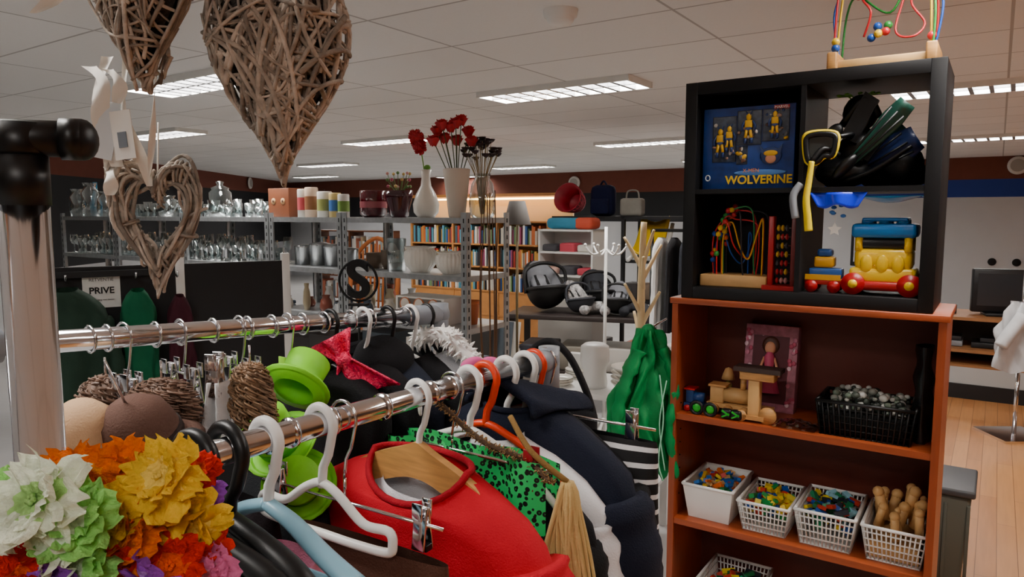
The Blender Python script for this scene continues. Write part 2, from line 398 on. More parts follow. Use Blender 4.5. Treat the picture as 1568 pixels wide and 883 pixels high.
def garment(name,pos,rz,mat,half=.2,length=.7,t=.035,neck=.06,slope=.085,sleeve=0,folds=7,amp=.008,collar=None,seed=1,sr=.055,shoulder=True,flare=1.05,spread=.03,mat2=None,dip=.012):
    Q=random.Random(seed); b=B(name); ph=Q.random()*6
    if shoulder:
        rows=[(neck*.98,.002,t*.9),(neck,-.004,t*.95),(neck+(half-neck)*.35,-slope*.22-.004,t*.95),(neck+(half-neck)*.7,-slope*.6,t),(half*.95,-slope*.93,t*.95),(half,-slope*1.25,t)]
        z0=-slope*1.25
    else:
        rows=[(half*.96,0,t*.35),(half*.97,-.01,t*.45)]; z0=-.01
    for i in range(1,13): rows.append((half*(1+(flare-1)*i/12)*(.97 if i<9 else .98),z0-(length+z0)*i/12,t*(1+.15*i/12)))
    def fn(u,v):
        j=int(round(v*(len(rows)-1))); w,z,d=rows[j]; a=2*pi*u
        k=j/len(rows); f=amp*k*(math.sin(folds*a+ph+1.2*math.sin(z*9+ph))+.6*math.sin((folds*2+1)*a+ph*2+j*.3))+amp*.35*min(1,j/4)*math.sin(5*a+z*38+ph)
        cx=abs(math.cos(a))**.8*math.copysign(1,math.cos(a)); sy=abs(math.sin(a))**.8*math.copysign(1,math.sin(a))
        zz=z+(amp*.4*math.sin(3*a+ph+j) if j>3 else 0)
        if shoulder and j<3: zz-=dip*(1 if j<2 else .5)*max(0,-math.sin(a))
        return Vector((cx*(w+f*.5),sy*(d+f),zz))
    b.surf(fn,72,len(rows),mat,cu=True)
    if collar and shoulder:
        ring=[Vector((math.cos(a)*neck,math.sin(a)*t*.92,.004-dip*max(0,-math.sin(a)))) for a in [2*pi*i/28 for i in range(28)]]
        b.tube(ring,.005,collar,8,closed=True)
    if sleeve:
        for s in (-1,1):
            P=cr([(s*half*.86,0,-slope*1.2),(s*(half*.98),-.003,-slope*1.5-.05),(s*(half+spread*.8),-.01,-slope-sleeve*.5),(s*(half+spread),-.02,-slope-sleeve)],8)
            rr=[sr*(.75 if i==0 else 1)-(sr*.25)*i/len(P)+.004*math.sin(i*1.5+ph) for i in range(len(P))]
            b.tube(P,rr,mat,14,flat=.7)
            if mat2: b.tube([P[-1]+Vector((0,0,.006)),P[-1]-Vector((0,0,.03))],rr[-1]*1.03,mat2,14,flat=.7)
    return b.done(pos,rz)
def fab(n,c,bump=.25,rough=.85,var=.08,bs=400,**k): return M(n,c,rough,var=var,scale=12,bump=bump,bscale=bs,spec=.25,**k)
fred=fab('red_knit','c40a26'); fnavy=fab('navy_wool','12182a'); fblack=fab('black_cotton','0e0e12'); fwhite=fab('white_cotton','e2e2e6'); fbrown=fab('brown_felt','503226'); fgold=fab('gold_fabric','cdb075')
def leopard():
    m=bpy.data.materials.new('green_leopard'); m.use_nodes=True; N=m.node_tree.nodes; L=m.node_tree.links; p=N['Principled BSDF']
    tc=N.new('ShaderNodeTexCoord'); v=N.new('ShaderNodeTexVoronoi'); v.inputs['Scale'].default_value=120
    L.new(tc.outputs['Object'],v.inputs['Vector'])
    r=N.new('ShaderNodeValToRGB'); e=r.color_ramp.elements; e[0].position=0; e[0].color=hx('1fa850'); e[1].position=.12; e[1].color=hx('06100a'); k=e.new(.44); k.color=hx('2cc868'); r.color_ramp.interpolation='CONSTANT'
    L.new(v.outputs['Distance'],r.inputs['Fac']); L.new(r.outputs['Color'],p.inputs['Base Color']); p.inputs['Roughness'].default_value=.6
    return m
def stripes(n,c1,c2,sc_=60,axis='X'):
    m=bpy.data.materials.new(n); m.use_nodes=True; N=m.node_tree.nodes; L=m.node_tree.links; p=N['Principled BSDF']
    tc=N.new('ShaderNodeTexCoord'); w=N.new('ShaderNodeTexWave'); w.inputs['Scale'].default_value=sc_; w.bands_direction=axis
    r=N.new('ShaderNodeValToRGB'); e=r.color_ramp.elements; e[0].color=hx(c1); e[1].position=.78; e[1].color=hx(c2); r.color_ramp.interpolation='CONSTANT'
    L.new(tc.outputs['Object'],w.inputs['Vector']); L.new(w.outputs['Fac'],r.inputs['Fac']); L.new(r.outputs['Color'],p.inputs['Base Color']); p.inputs['Roughness'].default_value=.8
    return m
lep=leopard(); strp=stripes('black_white_stripe','0a0a0e','e4e4e6',13,'Z')
orr=M('orange_red_plastic','e03a10',.35)
def at(y,dz,rail=r2,off=0):
    c=rail(y); W=Vector((math.cos(rad(WA)),math.sin(rad(WA)),0)); q=c+W*off; return (q.x,q.y,c.z+dz)
hanger('coat_hanger',.70,blackp,r=.0075,half=.17,kind='wide',R0=.026,jit=12,drop=.09)
hanger('coat_hanger',.728,blackp,r=.0075,half=.17,kind='wide',R0=.026,jit=4,drop=.09)
garment('black_dress',at(.715,-.11),WA,fblack,half=.18,length=.8,seed=2,slope=.07)
hanger('coat_hanger',.765,M('pale_blue_plastic','82b0c4',.35),r=.006,half=.13,kind='wide',hm=white,jit=6,drop=.05)
garment('pink_top',at(.775,-.14),WA,fab('pink_fabric','e08aa6'),half=.14,length=.6,seed=4,neck=.05)
hanger('coat_hanger',.823,white,r=.0055,half=.11,jit=5,drop=.035)
hanger('skirt_hanger',.85,chrome,r=.002,half=.15,kind='bar',jit=6)
garment('brown_skirt',at(.845,-.14,off=.05),WA+6,fbrown,half=.12,length=.5,t=.03,shoulder=False,seed=6)
hanger('coat_hanger',.951,wood,half=.185,kind='wood',hm=white,drop=.075)
garment('red_sweater',at(.951,-.092),WA,fred,half=.22,length=.62,t=.05,neck=.088,slope=.075,sleeve=.45,collar=fab('red_rib','a00820'),seed=3,amp=.008,sr=.06,spread=.05,folds=4,dip=.045)
garment('white_undershirt',at(.955,-.115),WA,fwhite,half=.17,length=.5,t=.028,neck=.07,slope=.08,seed=23,dip=.02)
b=B('leopard_top'); 
b.surf(lambda u,v:Vector(((u-.5)*.34,.018*math.sin(u*19)*.5-.004,-v*.17-.006*math.sin(u*12))),50,8,lep)
b.surf(lambda u,v:Vector(((u-.5)*.34,.03+.012*math.sin(u*15)*.5,-v*.17-.006*math.sin(u*14))),50,8,lep)
b.done(at(1.005,-.085,off=-.01),WA+3)
hanger('skirt_hanger',1.005,chrome,r=.002,half=.17,kind='bar',jit=3,clipm=M('clip_red','8d1420',.3),zb=-.09)
garment('black_blouse',at(1.05,-.10,off=.02),WA,fblack,half=.19,length=.55,seed=12,neck=.06,sleeve=.3,sr=.04)
hanger('coat_hanger',1.035,white,r=.0055,half=.16)
hanger('coat_hanger',1.065,orr,r=.006,half=.15,jit=4)
garment('white_shirt',at(1.09,-.085),WA,fwhite,half=.205,length=.7,sleeve=.55,seed=8,neck=.05,sr=.045,slope=.09)
garment('navy_coat',at(1.13,-.05),WA,fnavy,half=.215,length=.85,t=.05,sleeve=.6,seed=9,neck=.06,collar=fnavy,sr=.06,slope=.1,amp=.011)
hanger('coat_hanger',1.105,white,r=.0055,half=.16)
b=B('coat_hood'); 
b.surf(lambda u,v:Vector((math.cos(pi*u)*(.065+.03*v),-.05+.12*v,math.sin(pi*u)*(.045-.03*v)+.005*math.sin(u*14+v*5))),24,7,fnavy); b.done(at(1.13,-.06),WA,solid=.01)
hanger('skirt_hanger',1.19,chrome,r=.002,half=.2,kind='bar',jit=4,zb=-.085)
garment('striped_skirt',at(1.19,-.105,off=.03),WA+4,strp,half=.18,length=.5,t=.03,shoulder=False,seed=14)
hanger('coat_hanger',1.145,white,r=.0055,half=.16); hanger('coat_hanger',1.165,orr,r=.005,half=.16)
garment('black_jacket',at(1.165,-.07),WA,fblack,half=.19,length=.8,sleeve=.5,seed=19)
b=B('shoulder_bag')
b.tube(cr([(-.05,0,-.05),(-.03,0,.03),(.01,0,.065),(.05,0,.04),(.085,0,-.03),(.1,0,-.08)],6),.016,fblack,10,flat=.4)
b.box((.02,0,-.12),(.17,.06,.13),fblack,bev=.02); b.done((.055,1.32,H-.30),WA+30)
b=B('gold_tassel_scarf'); Q=random.Random(4)
for i in range(110):
    x=Q.uniform(-.02,.02); y=Q.uniform(-.012,.012); l=Q.uniform(.11,.2); w=Q.uniform(-.03,.034)
    b.tube(cr([(x*.3,y*.4,0),(x*.7,y,-.03),(x+w*.4+Q.uniform(-.004,.004),y,-.03-l*.5),(x+w,y,-.03-l)],3),Q.uniform(.0014,.0034),fgold,6)
b.tube([(-.008,0,-.028),(.010,0,-.028)],.010,fgold,10)
b.tube(cr([(-.09,.03,.07),(-.05,.0,.035),(0,0,0)],5),.004,fab('cord','8a6a3a'),8)
b.done((.072,.90,H-.345),-20)
b=B('brown_feather_boa')
C=cr([(-.10,.985,H-.265),(-.04,.945,H-.305),(.02,.925,H-.325),(.05,.90,H-.345)],10)
bm_=M('boa_brown','8a6a42',.8,island=.4)
for i in range(420):
    p=C[Q.randrange(len(C))]; d=Vector((Q.gauss(0,1),Q.gauss(0,1),Q.gauss(0,1))).normalized()*Q.uniform(.004,.010)
    b.tube([p,p+d],[.0016,.0006],bm_,4)
b.tube(C,.004,M('boa_core','4b3826',.9),6); b.done()

# ---------- things on rail 1
def wig(name,c,r,mat,n=150,seed=1,drop=.03,curl=.006,thick=.0016):
    Q=random.Random(seed); b=B(name); c=Vector(c)
    b.ell((0,0,0),[k*.82 for k in r],mat)
    for i in range(n):
        a=Q.random()*2*pi; th=Q.uniform(0,pi*.8); p=Vector((math.sin(th)*math.cos(a)*r[0],math.sin(th)*math.sin(a)*r[1],math.cos(th)*r[2])); pts=[]
        ph=Q.random()*6
        for k in range(9):
            pts.append(p*(1+.03*k)*.9+Vector((math.cos(ph+k*1.5)*curl,math.sin(ph+k*1.5)*curl,-k*drop/8)))
        b.tube(cr(pts,2),thick*Q.uniform(.5,1.1),mat,5)
    b.tube([(0,0,r[2]*.8),(0,0,r[2]+.02)],.0015,chrome,6)
    b.done(c)
hair=M('hair_brown','8a6c50',.6,island=.4); hair2=M('hair_dark','6a5040',.6,island=.4)
wig('curly_wig',(-.435,.875,H-.228),(.042,.028,.028),hair2,320,1,.02)
wig('curly_wig',(-.345,.93,H-.225),(.026,.022,.034),hair,320,2,.04)
wig('curly_wig',(-.53,.92,H-.235),(.035,.03,.03),hair2,160,3,.03)
b=B('brown_cloche_hat'); b.lathe([(0,.045),(.02,.043),(.036,.03),(.042,.01),(.044,-.01),(.056,-.02),(.064,-.028),(.062,-.03)],(0,0,0),fab('hat_brown','5c4238'),cap=False); b.lathe([(.043,.0),(.0452,0),(.0455,-.012),(.044,-.012)],(0,0,0),fab('hat_band','2c2220'),cap=False)
b.tube([(0,0,.04),(0,0,.10)],.0015,chrome,6); b.done((-.425,.80,H-.25),0,rot=(rad(20),rad(-10),0))
b=B('beige_felt_cap'); b.lathe([(0,.04),(.018,.038),(.032,.025),(.038,.005),(.04,-.03),(.036,-.035)],(0,0,0),fab('cap_beige','c4a07c'),cap=False); b.done((-.480,.78,H-.245),0,rot=(rad(15),rad(12),0))
b=B('skirt_hanger'); 
for x in (-.012,.012): clip(b,(x,0,-.075),chrome,1.1)
hook(b,chrome,.0016,.017,-.065); b.done(tuple(r1(.9)),-30)
for y in (.955,1.02):
    b=B('skirt_hanger'); hook(b,chrome,.0016,.017,-.05); b.tube([(-.04,0,-.055),(.04,0,-.055)],.0016,chrome,6); clip(b,(-.03,0,-.065),chrome,1); clip(b,(.03,0,-.065),chrome,1); b.done(tuple(r1(y)),WA)
b=B('white_scarf')
b.surf(lambda u,v:Vector(((u-.5)*(.025+.03*v),.012*math.sin(u*14+v*3),-v*.09)),24,8,fab('white_satin','dcdcdc')); clip(b,(0,0,.01),chrome); b.done((-.383,.91,H-.215),-10,solid=.002)
lime=M('lime_felt','86e01c',.6,bump=.1); limeb=M('lime_band','46b018',.6)
for loc,rot,s in [((-.318,1.03,H-.255),(rad(-50),rad(18),0),1.0),((-.325,.99,H-.325),(rad(35),rad(-20),0),1.05),((-.30,.98,H-.38),(rad(60),rad(20),0),1)]:
    b=B('lime_party_hat'); b.lathe([(0,.055*s),(.033*s,.055*s),(.031*s,.03*s),(.029*s,.004),(.045*s,.0),(.052*s,.006),(.052*s,.003),(.03*s,-.004)],(0,0,0),lime,cap=False)
    b.lathe([(.0305*s,.018*s),(.0318*s,.018*s),(.0305*s,.005*s),(.029*s,.005*s)],(0,0,0),limeb,cap=False); b.done(loc,rot=rot)
b=B('skirt_hanger'); hook(b,chrome,.0016,.017,-.06); clip(b,(0,0,-.08),M('lime_clip','9adf3a',.3),1.2); b.done(tuple(r1(1.08)),WA)
pinks=M('pink_sequin','f01858',.35,.15,var=.5,scale=180,bump=.6,bscale=300)
b=B('pink_sequin_bow_tie'); b.surf(lambda u,v:Vector(((u-.5)*(.02+.10*v),.008*math.sin(u*10),-v*.075*(1-.15*math.cos((u-.5)*pi)))),20,8,pinks); b.surf(lambda u,v:Vector(((u-.5)*(.02+.05*v),.008*math.sin(u*10),v*.04)),20,6,pinks); b.ell((0,0,0),(.012,.01,.012),pinks); b.done((-.262,1.10,H-.225),0,rot=(0,rad(-28),0),solid=.003)
b=B('black_bowler_hat'); b.lathe([(0,.06),(.03,.057),(.05,.04),(.055,.01),(.055,0),(.078,-.004),(.085,.006),(.083,.002),(.055,-.006)],(0,0,0),fblack,cap=False); b.done((-.225,1.22,H-.27),0,rot=(rad(25),rad(15),0))
b=B('white_feather_boa'); Q=random.Random(8); fw=M('white_feather','f4f2ee',.7,island=.1)
C=cr([(-.17,1.30,H-.225),(-.12,1.27,H-.215),(-.085,1.26,H-.24),(-.06,1.25,H-.27),(-.10,1.26,H-.285)],8)
for i in range(800):
    p=C[Q.randrange(len(C))]; d=Vector((Q.gauss(0,1),Q.gauss(0,1),Q.gauss(0,1)-.2)).normalized()*Q.uniform(.012,.028)
    b.tube([p,p+d*.6,p+d+Vector((0,0,-.004))],[.0012,.0035,.0005],fw,4)
b.tube(C,.014,fw,8); b.done()
for i,(y,c,hw) in enumerate([(1.14,'black_cotton',.12),(1.19,'black_cotton',.13),(1.23,'dark_teal',.12),(1.27,'black_cotton',.14),(1.30,'grey_melange',.13)]):
    m={'black_cotton':fblack,'dark_teal':fab('dark_slate','1c2230'),'grey_melange':fab('grey_melange','8a8c90')}[c]
    hanger('coat_hanger',y,white if i%2 else blackp,r=.0035,half=hw,rail=r1,R0=.018,drop=.05)
    garment('dark_top' if i<4 else 'grey_top',at(y,-.065,r1),WA,m,half=hw+.005,length=.6,seed=30+i,neck=.04,slope=.065)
for i,(y,c) in enumerate([(.90,'241e20'),(1.0,'2a2226'),(1.06,'14161a')]):
    garment('dark_blouse',at(y,-.235,r1),WA,fab('dark_mix%d'%i,c),half=.12,length=.6,seed=50+i,shoulder=False,t=.03)
b=B('pink_hair_bow')
for s in (-1,1): b.ell((s*.018,0,0),(.02,.008,.011),M('bow_pink','e2569a',.6),rot=(0,s*.3,0))
b.ell((0,0,0),.007,M('bow_red','d02030',.5)); b.done((-.05,1.2,H-.252))

# ---------- flower garland
def petalflower(b,c,nrm,rad_,mo,mi_,np=6,Q=R,layers=2,ruf=1):
    rotq=Vector(nrm).normalized().to_track_quat('Z','Y').to_matrix(); c=Vector(c); nrm=Vector(nrm).normalized()
    for l in range(layers):
        rr=rad_*(1-.22*l); lift=.05+.42*l
        for k in range(np):
            a0=2*pi*(k+.5*l)/np+Q.uniform(-.2,.2); w=rr*Q.uniform(.50,.68); ph=Q.random()*6; tw=Q.uniform(-.5,.5); wav=Q.uniform(.07,.13)*ruf; cl=Q.uniform(-.25,.45)
            def fn(u,v,a0=a0,w=w,ph=ph,cl=cl,wav=wav,rr=rr,tw=tw):
                wid=w*(.22+.98*math.sin(min(1,v*.62+.08)*pi)**.9)*(1 if v<.75 else 1-1.1*(v-.75))
                x=rr*v*(1+.05*math.sin(u*11+ph)*v); y=(u-.5)*2*wid*.66; z=rr*(lift*v+cl*v*v-.25*v)+wav*rr*math.sin(u*13+ph)*v*1.5+tw*y*.6+.05*rr*math.sin(v*9+ph)-rr*.25*(2*u-1)**2*v*(1-v)
                return c+rotq@Vector((x*math.cos(a0)-y*math.sin(a0),x*math.sin(a0)+y*math.cos(a0),z))
            b.surf(lambda u,v:fn(u,v*.5),11,5,mi_); b.surf(lambda u,v:fn(u,.5+v*.5),11,5,mo)
    for k in range(5):
        b.ell(c+nrm*rad_*.12+rotq@Vector((math.cos(k*1.26)*rad_*.07,math.sin(k*1.26)*rad_*.07,0)),rad_*.06,mi_,6,5)
def pm(n,c,tr=True):
    if 'petal_'+n in _m: return _m['petal_'+n]
    m=M('petal_'+n,c,.65,bump=.5,bscale=350,var=.22,scale=70,spec=.15)
    p=m.node_tree.nodes['Principled BSDF']; N=m.node_tree.nodes; L=m.node_tree.links
    t=N.new('ShaderNodeBsdfTranslucent'); t.inputs['Color'].default_value=hx(c); x=N.new('ShaderNodeMixShader'); x.inputs['Fac'].default_value=.35
    L.new(p.outputs[0],x.inputs[1]); L.new(t.outputs[0],x.inputs[2]); L.new(x.outputs[0],N['Material Output'].inputs['Surface']); return m
FL={'wg':(pm('green','9cdc78'),pm('white','e4f2d8')),'or':(pm('orange','f07a08'),pm('orange2','f8a020')),'ye':(pm('yellow','f0c83c'),pm('yellow2','f4d668')),'rd':(pm('red','dc2a10'),pm('red2','f06018')),'pu':(pm('violet','9a4ec0'),pm('violet2','c08ad8')),'pk':(pm('pink','e07aa8'),pm('pink2','f0b0c8')),'wh':(pm('white2','eef4e0'),pm('green2','b4e08c'))}
b=B('flower_garland'); Q=random.Random(21)
for x,y,z,r,k in [(-.275,.40,-.160,.030,'wh'),(-.262,.41,-.176,.026,'wg'),(-.300,.42,-.190,.028,'wg'),(-.280,.41,-.196,.028,'wh'),(-.283,.46,-.172,.026,'or'),(-.262,.47,-.168,.024,'or'),(-.228,.45,-.165,.029,'ye'),(-.246,.455,-.182,.022,'or'),(-.232,.46,-.186,.026,'ye'),(-.218,.47,-.204,.024,'ye'),(-.249,.44,-.203,.024,'or'),(-.262,.44,-.19,.024,'ye'),(-.248,.45,-.216,.024,'rd'),(-.225,.45,-.226,.028,'rd'),(-.225,.50,-.178,.016,'rd'),(-.306,.48,-.172,.02,'or'),(-.251,.43,-.222,.024,'rd'),(-.264,.41,-.209,.026,'wg'),(-.231,.43,-.232,.026,'pu'),(-.290,.40,-.212,.028,'rd'),(-.231,.51,-.200,.018,'pu'),(-.270,.45,-.210,.024,'or'),(-.272,.40,-.220,.024,'pu'),(-.323,.44,-.180,.024,'wg'),(-.213,.48,-.228,.02,'rd'),(-.240,.47,-.236,.024,'or'),(-.208,.46,-.240,.024,'pk'),(-.31,.43,-.21,.026,'ye'),(-.24,.47,-.26,.028,'wg'),(-.28,.45,-.25,.028,'ye'),(-.26,.43,-.25,.028,'pk'),(-.236,.48,-.176,.02,'ye'),(-.29,.44,-.18,.022,'ye'),(-.30,.41,-.175,.022,'wh')]:
    mo,mi_=FL[k]; petalflower(b,(x,y,H+z-.004),(Q.uniform(-.5,.7),-1,Q.uniform(-.3,.9)),r,mo,mi_,5 if k!='wh' else 6,Q,3)
b.tube(cr([(-.40,.60,H-.225),(-.33,.52,H-.2),(-.28,.45,H-.19),(-.25,.45,H-.22),(-.30,.5,H-.28),(-.39,.59,H-.26)],6,True),.002,M('string','8fbf6a',.8),6,closed=True)
b.done()

# ================= BACKGROUND ================
def LP(o,a,X,Y,Z): 
    c,s=math.cos(rad(a)),math.sin(rad(a)); return (o[0]+X*c-Y*s,o[1]+X*s+Y*c,Z)
b=B('partition_screen'); panel=M('panel_black','0e0f13',.6)
b.bx(.02,.70,-.015,.015,.12,1.49,panel); b.bx(.73,1.25,-.015,.015,.12,1.49,panel)
for X in (.0,.715,1.268): b.bx(X-.022,X+.022,-.02,.02,0,1.53,white,bev=.003); b.bx(X-.03,X+.03,-.2,.2,0,.03,white)
b.done((-2.36,3.4,0),32.7)
PO=(-2.36,3.4); PA=32.7
b=B('private_sign'); b.box((0,0,0),(.165,.003,.18),M('paper_white','f2f2ee',.7)); so=b.done(LP(PO,PA,.352,-.022,1.375),PA)
ink=M('ink_black','080808',.6)
text('sign_text','PRIVE',.045,ink,(0,-.003,-.005),(rad(90),0,0),so,.0005,True)
text('sign_header','RETVENTIE',.022,ink,(0,-.003,.05),(rad(90),0,0),so,.0005)
text('sign_small','geen toegang voor klanten',.010,ink,(0,-.003,-.05),(rad(90),0,0),so,.0005)
garment('green_coat',LP(PO,PA,.20,-.17,1.40),PA-6,fab('dark_green','22382c'),half=.17,length=.75,t=.08,neck=.05,slope=.12,seed=61,amp=.026,sleeve=.5,folds=4)
garment('emerald_jacket',LP(PO,PA,.50,-.15,1.38),PA-6,fab('emerald','0c5a3c'),half=.08,length=.6,t=.06,neck=.03,slope=.10,seed=62,amp=.022,folds=3)
garment('maroon_coat',LP(PO,PA,.69,-.14,1.34),PA,fab('maroon','401824'),half=.06,length=.5,t=.04,neck=.02,slope=.10,seed=63,amp=.016,folds=3)
b=B('coat_hooks'); b.bx(.1,.6,-.045,-.017,1.44,1.47,panel)
for X in (.2,.5,.69): b.tube(cr([(X,-.03,1.45),(X,-.10,1.43),(X,-.12,1.46)],4),.005,chrome,6)
b.done((*PO,0),PA)

SO=(-4.15,6.63); SA=-34
def SP(X,Y,Z): return LP(SO,SA,X,Y,Z)
def rackunit(x0,x1,levels,name='metal_shelving'):
    b=B(name)
    for X in (x0,x1-.04):
        for Y in (0,.42):
            b.bx(X,X+.04,Y,Y+.003,0,1.76,steel); b.bx(X if X==x0 else X+.037,(X if X==x0 else X+.037)+.003,Y if Y==0 else Y-.04,Y+.04 if Y==0 else Y,0,1.76,steel)
            for k in range(34): b.bx(X+.017,X+.024,Y-.0015,Y+.0045,.05+k*.05,.075+k*.05,blackm)
            for k in range(34):
                if X!=x0: b.bx(X+.036,X+.0415,(Y+.015 if Y==0 else Y-.025),(Y+.024 if Y==0 else Y-.016),.05+k*.05,.075+k*.05,blackm)
    for z in levels:
        b.bx(x0+.004,x1-.004,.004,.418,z-.004,z,steel); b.bx(x0+.004,x1-.004,.003,.006,z-.032,z,steel); b.bx(x0+.004,x1-.004,.414,.417,z-.032,z,steel)
        b.bx(x1-.006,x1-.003,.004,.418,z-.032,z,steel)
    b.done((*SO,0),SA)
rackunit(0,.95,(1.73,1.40,1.05,.6,.15)); rackunit(.96,1.95,(1.73,1.40,1.05,.6,.15)); rackunit(1.96,2.98,(1.73,1.40,1.05,.6,.15))
rackunit(2.99,3.70,(1.73,1.40,1.10,.75,.4,.1)); rackunit(3.71,4.70,(1.73,1.40,1.10,.75,.4,.1))
def wineglass(b,x,y,z,h,r,m): b.lathe([(r*.8,0),(r*.75,.004),(.004,.008),(.004,h*.45),(r*.6,h*.52),(r,h*.72),(r*.85,h)],(x,y,z),m,12)
def tumbler(b,x,y,z,h,r,m): b.lathe([(r*.8,0),(r*.85,h*.3),(r,h),(r*.93,h),(r*.78,.01)],(x,y,z),m,12)
Q=random.Random(31); gl2=glass('clear_glass_b','dfe8e8',.4)
b=B('wine_glasses')
for i in range(80):
    X=.08+2.85*(i%40)/40+Q.uniform(-.02,.02); Y=.08 if i<40 else .25
    if Q.random()<.6: wineglass(b,X,Y,1.40,Q.uniform(.14,.2),Q.uniform(.03,.04),gl2)
    else: tumbler(b,X,Y,1.40,Q.uniform(.1,.15),.035,gl2)
b.done((*SO,0),SA)
b=B('glass_tumblers')
for i in range(34):
    X=.75+2.0*i/34; tumbler(b,X,Q.uniform(.2,.34),1.73,Q.uniform(.08,.14),Q.uniform(.035,.05),gl2)
b.done((*SO,0),SA)
b=B('glass_pitchers')
for X,h,r in ((.12,.25,.07),(.36,.30,.08),(.62,.22,.07),(1.6,.17,.08)):
    b.lathe([(r*.8,0),(r,h*.3),(r*.9,h*.7),(r*.6,h*.85),(r*.75,h)],(X,.10,1.73),gl2,18); b.tube(cr([(X+r*.8,.10,1.73+h*.8),(X+r*1.7,.10,1.73+h*.7),(X+r,.10,1.73+h*.3)],5),.008,gl2,8)
b.done((*SO,0),SA)
b=B('blue_glass_bottle'); b.lathe([(.05,0),(.055,.12),(.03,.2),(.018,.23),(.02,.32)],(0,0,0),M('blue_glass','2f8fb8',.1,spec=.8),18); b.done(SP(.05,.30,1.73))
b=B('glass_storage_jar'); b.lathe([(.075,0),(.085,.05),(.08,.18),(.06,.2),(.065,.215),(.02,.235),(.03,.26),(.0,.27)],(0,0,0),gl2,20); b.done(SP(2.3,.10,1.73))
b=B('glass_candle_holders')
for i in range(7): tumbler(b,2.42+i*.06,.08+.05*(i%2),1.73,.07+.03*(i%3),.028,gl2)
b.done((*SO,0),SA)
b=B('folded_linens')
for i in range(26):
    b.box((.1+(i%13)*.22,.2,1.07+.03*(i//13)+.0),(.19,.28,.028),M('linens','b0a898',.8,pal=['c0b8aa','8a6a5a','5a6a7a','d8d0c4','70402a','909a70','a0a0a8']),bev=.008)
b.done((*SO,0),SA)
b=B('decorated_wooden_box'); cdb=M('box_brown','7c4426',.6,var=.1); b.bx(0,.22,0,.2,0,.20,cdb,bev=.004)
for X in(.06,.16): b.lathe([(0,.003),(.022,.003),(.022,0)],(X,-.001,.11),M('motif','c0986a',.6),rot=(rad(90),0,0),cap=False); b.lathe([(0,.005),(.008,.005)],(X,-.001,.11),M('motif2','42241a',.6),rot=(rad(90),0,0),cap=False)
b.done(SP(2.86,.10,1.73),SA)
for X,h,r,c,c2 in [(3.20,.19,.035,'d8d2c8','b84a50'),(3.29,.20,.045,'d4b8a0','8a5a3a'),(3.42,.17,.05,'e0dcd2','9aa05a'),(3.52,.16,.04,'c8b070','3a6aa8'),(3.60,.15,.038,'d0ccc4','6a8a3a'),(3.34,.14,.03,'e4e0d8','c06a8a')]:
    b=B('pillar_candle'); m=M('candle'+c,c,.5); m2=M('candleband'+c2,c2,.5)
    b.lathe([(r,0),(r,h*.96),(r*.9,h),(0,h)],(0,0,0),m,20); b.lathe([(r*1.01,h*.25),(r*1.01,h*.7)],(0,0,0),m2,20,cap=False); b.tube([(0,0,h),(0,0,h+.012)],.002,blackm,5); b.done(SP(X,.12 if X!=3.34 else .25,1.73))
b=B('red_glass_vase'); rg=M('red_glass','520c18',.12,spec=.8); b.lathe([(.06,0),(.085,.02),(.085,.165),(.08,.17),(.078,.03)],(0,0,0),rg,24); b.lathe([(.086,.06),(.086,.10)],(0,0,0),M('pink_band','a05860',.3),24,cap=False); b.done(SP(3.84,.15,1.73))
b=B('burgundy_glass_bowl_vase'); bg=M('burgundy_glass','3c0414',.1,spec=.8); b.lathe([(.045,0),(.06,.01),(.062,.04),(.085,.12),(.088,.165),(.082,.165),(.06,.05)],(0,0,0),bg,24)
for i in range(18):
    a=i*2.4; b.tube(cr([(0,0,.12),(.04*math.cos(a),.04*math.sin(a),.18),(.07*math.cos(a),.07*math.sin(a),.19+.04*(i%3))],3),.002,M('stem_green','5a7a3a',.7),5)
    b.ell((.07*math.cos(a),.07*math.sin(a),.19+.04*(i%3)),.010,M('tiny_blooms','c04a70',.6,pal=['b04a60','d8a098','5a7a3a','c8a860']),6,5)
b.done(SP(4.06,.15,1.73))
def rose(b,c,r,m):
    for l,(n,rr) in enumerate(((3,.45),(4,.75),(5,1.0))):
        for k in range(n):
            a0=2*pi*k/n+l; 
            b.surf(lambda u,v,a0=a0,rr=rr:Vector(c)+Vector((math.cos(a0+(u-.5)*1.7)*r*rr*(.4+.6*v),math.sin(a0+(u-.5)*1.7)*r*rr*(.4+.6*v),r*(-.6+1.3*v-(.35*v*v if l==2 else 0))+.1*r*math.sin(u*9))),7,5,m)
rr_=M('rose_red','b8081c',.6,var=.2,scale=60); stem=M('stem_dark','55603a',.7)
b=B('white_bottle_vase'); b.lathe([(.05,0),(.075,.03),(.08,.08),(.06,.14),(.032,.19),(.026,.24),(.035,.285),(.03,.285),(.022,.24)],(0,0,0),whitec,28)
C=cr([(0,0,.2),(-.02,0,.36),(-.04,0,.44),(-.06,0,.48)],6); b.tube(C,.004,M('stem_light','7fae4a',.6),6)
for p,s in ((C[-1],.05),(C[-4],.05),(C[-7],.05),(C[9],.04)):
    petalflower(b,p,(-.4,-1,.2),s,rr_,rr_,5,Q,2)
b.ell((.01,0,.30),(.02,.015,.015),M('leaf','6aa83a',.6)); b.done(SP(4.28,.15,1.73))
b=B('white_tapered_vase'); b.lathe([(.045,0),(.05,.01),(.072,.20),(.08,.28),(.075,.285),(.06,.15)],(0,0,0),M('cream_ceramic','dccfc0',.35),8)
for i,(x,y,z) in enumerate([(-.11,0,.50),(-.07,.02,.46),(-.03,-.02,.52),(.03,0,.56),(.07,.03,.50),(.0,.04,.45),(-.13,-.03,.44),(.09,0,.44),(.0,-.03,.54),(-.08,-.03,.53)]):
    b.tube(cr([(0,0,.15),(x*.4,y*.4,z*.6),(x,y,z)],4),.003,stem,5); rose(b,(x,y,z),.043,rr_)
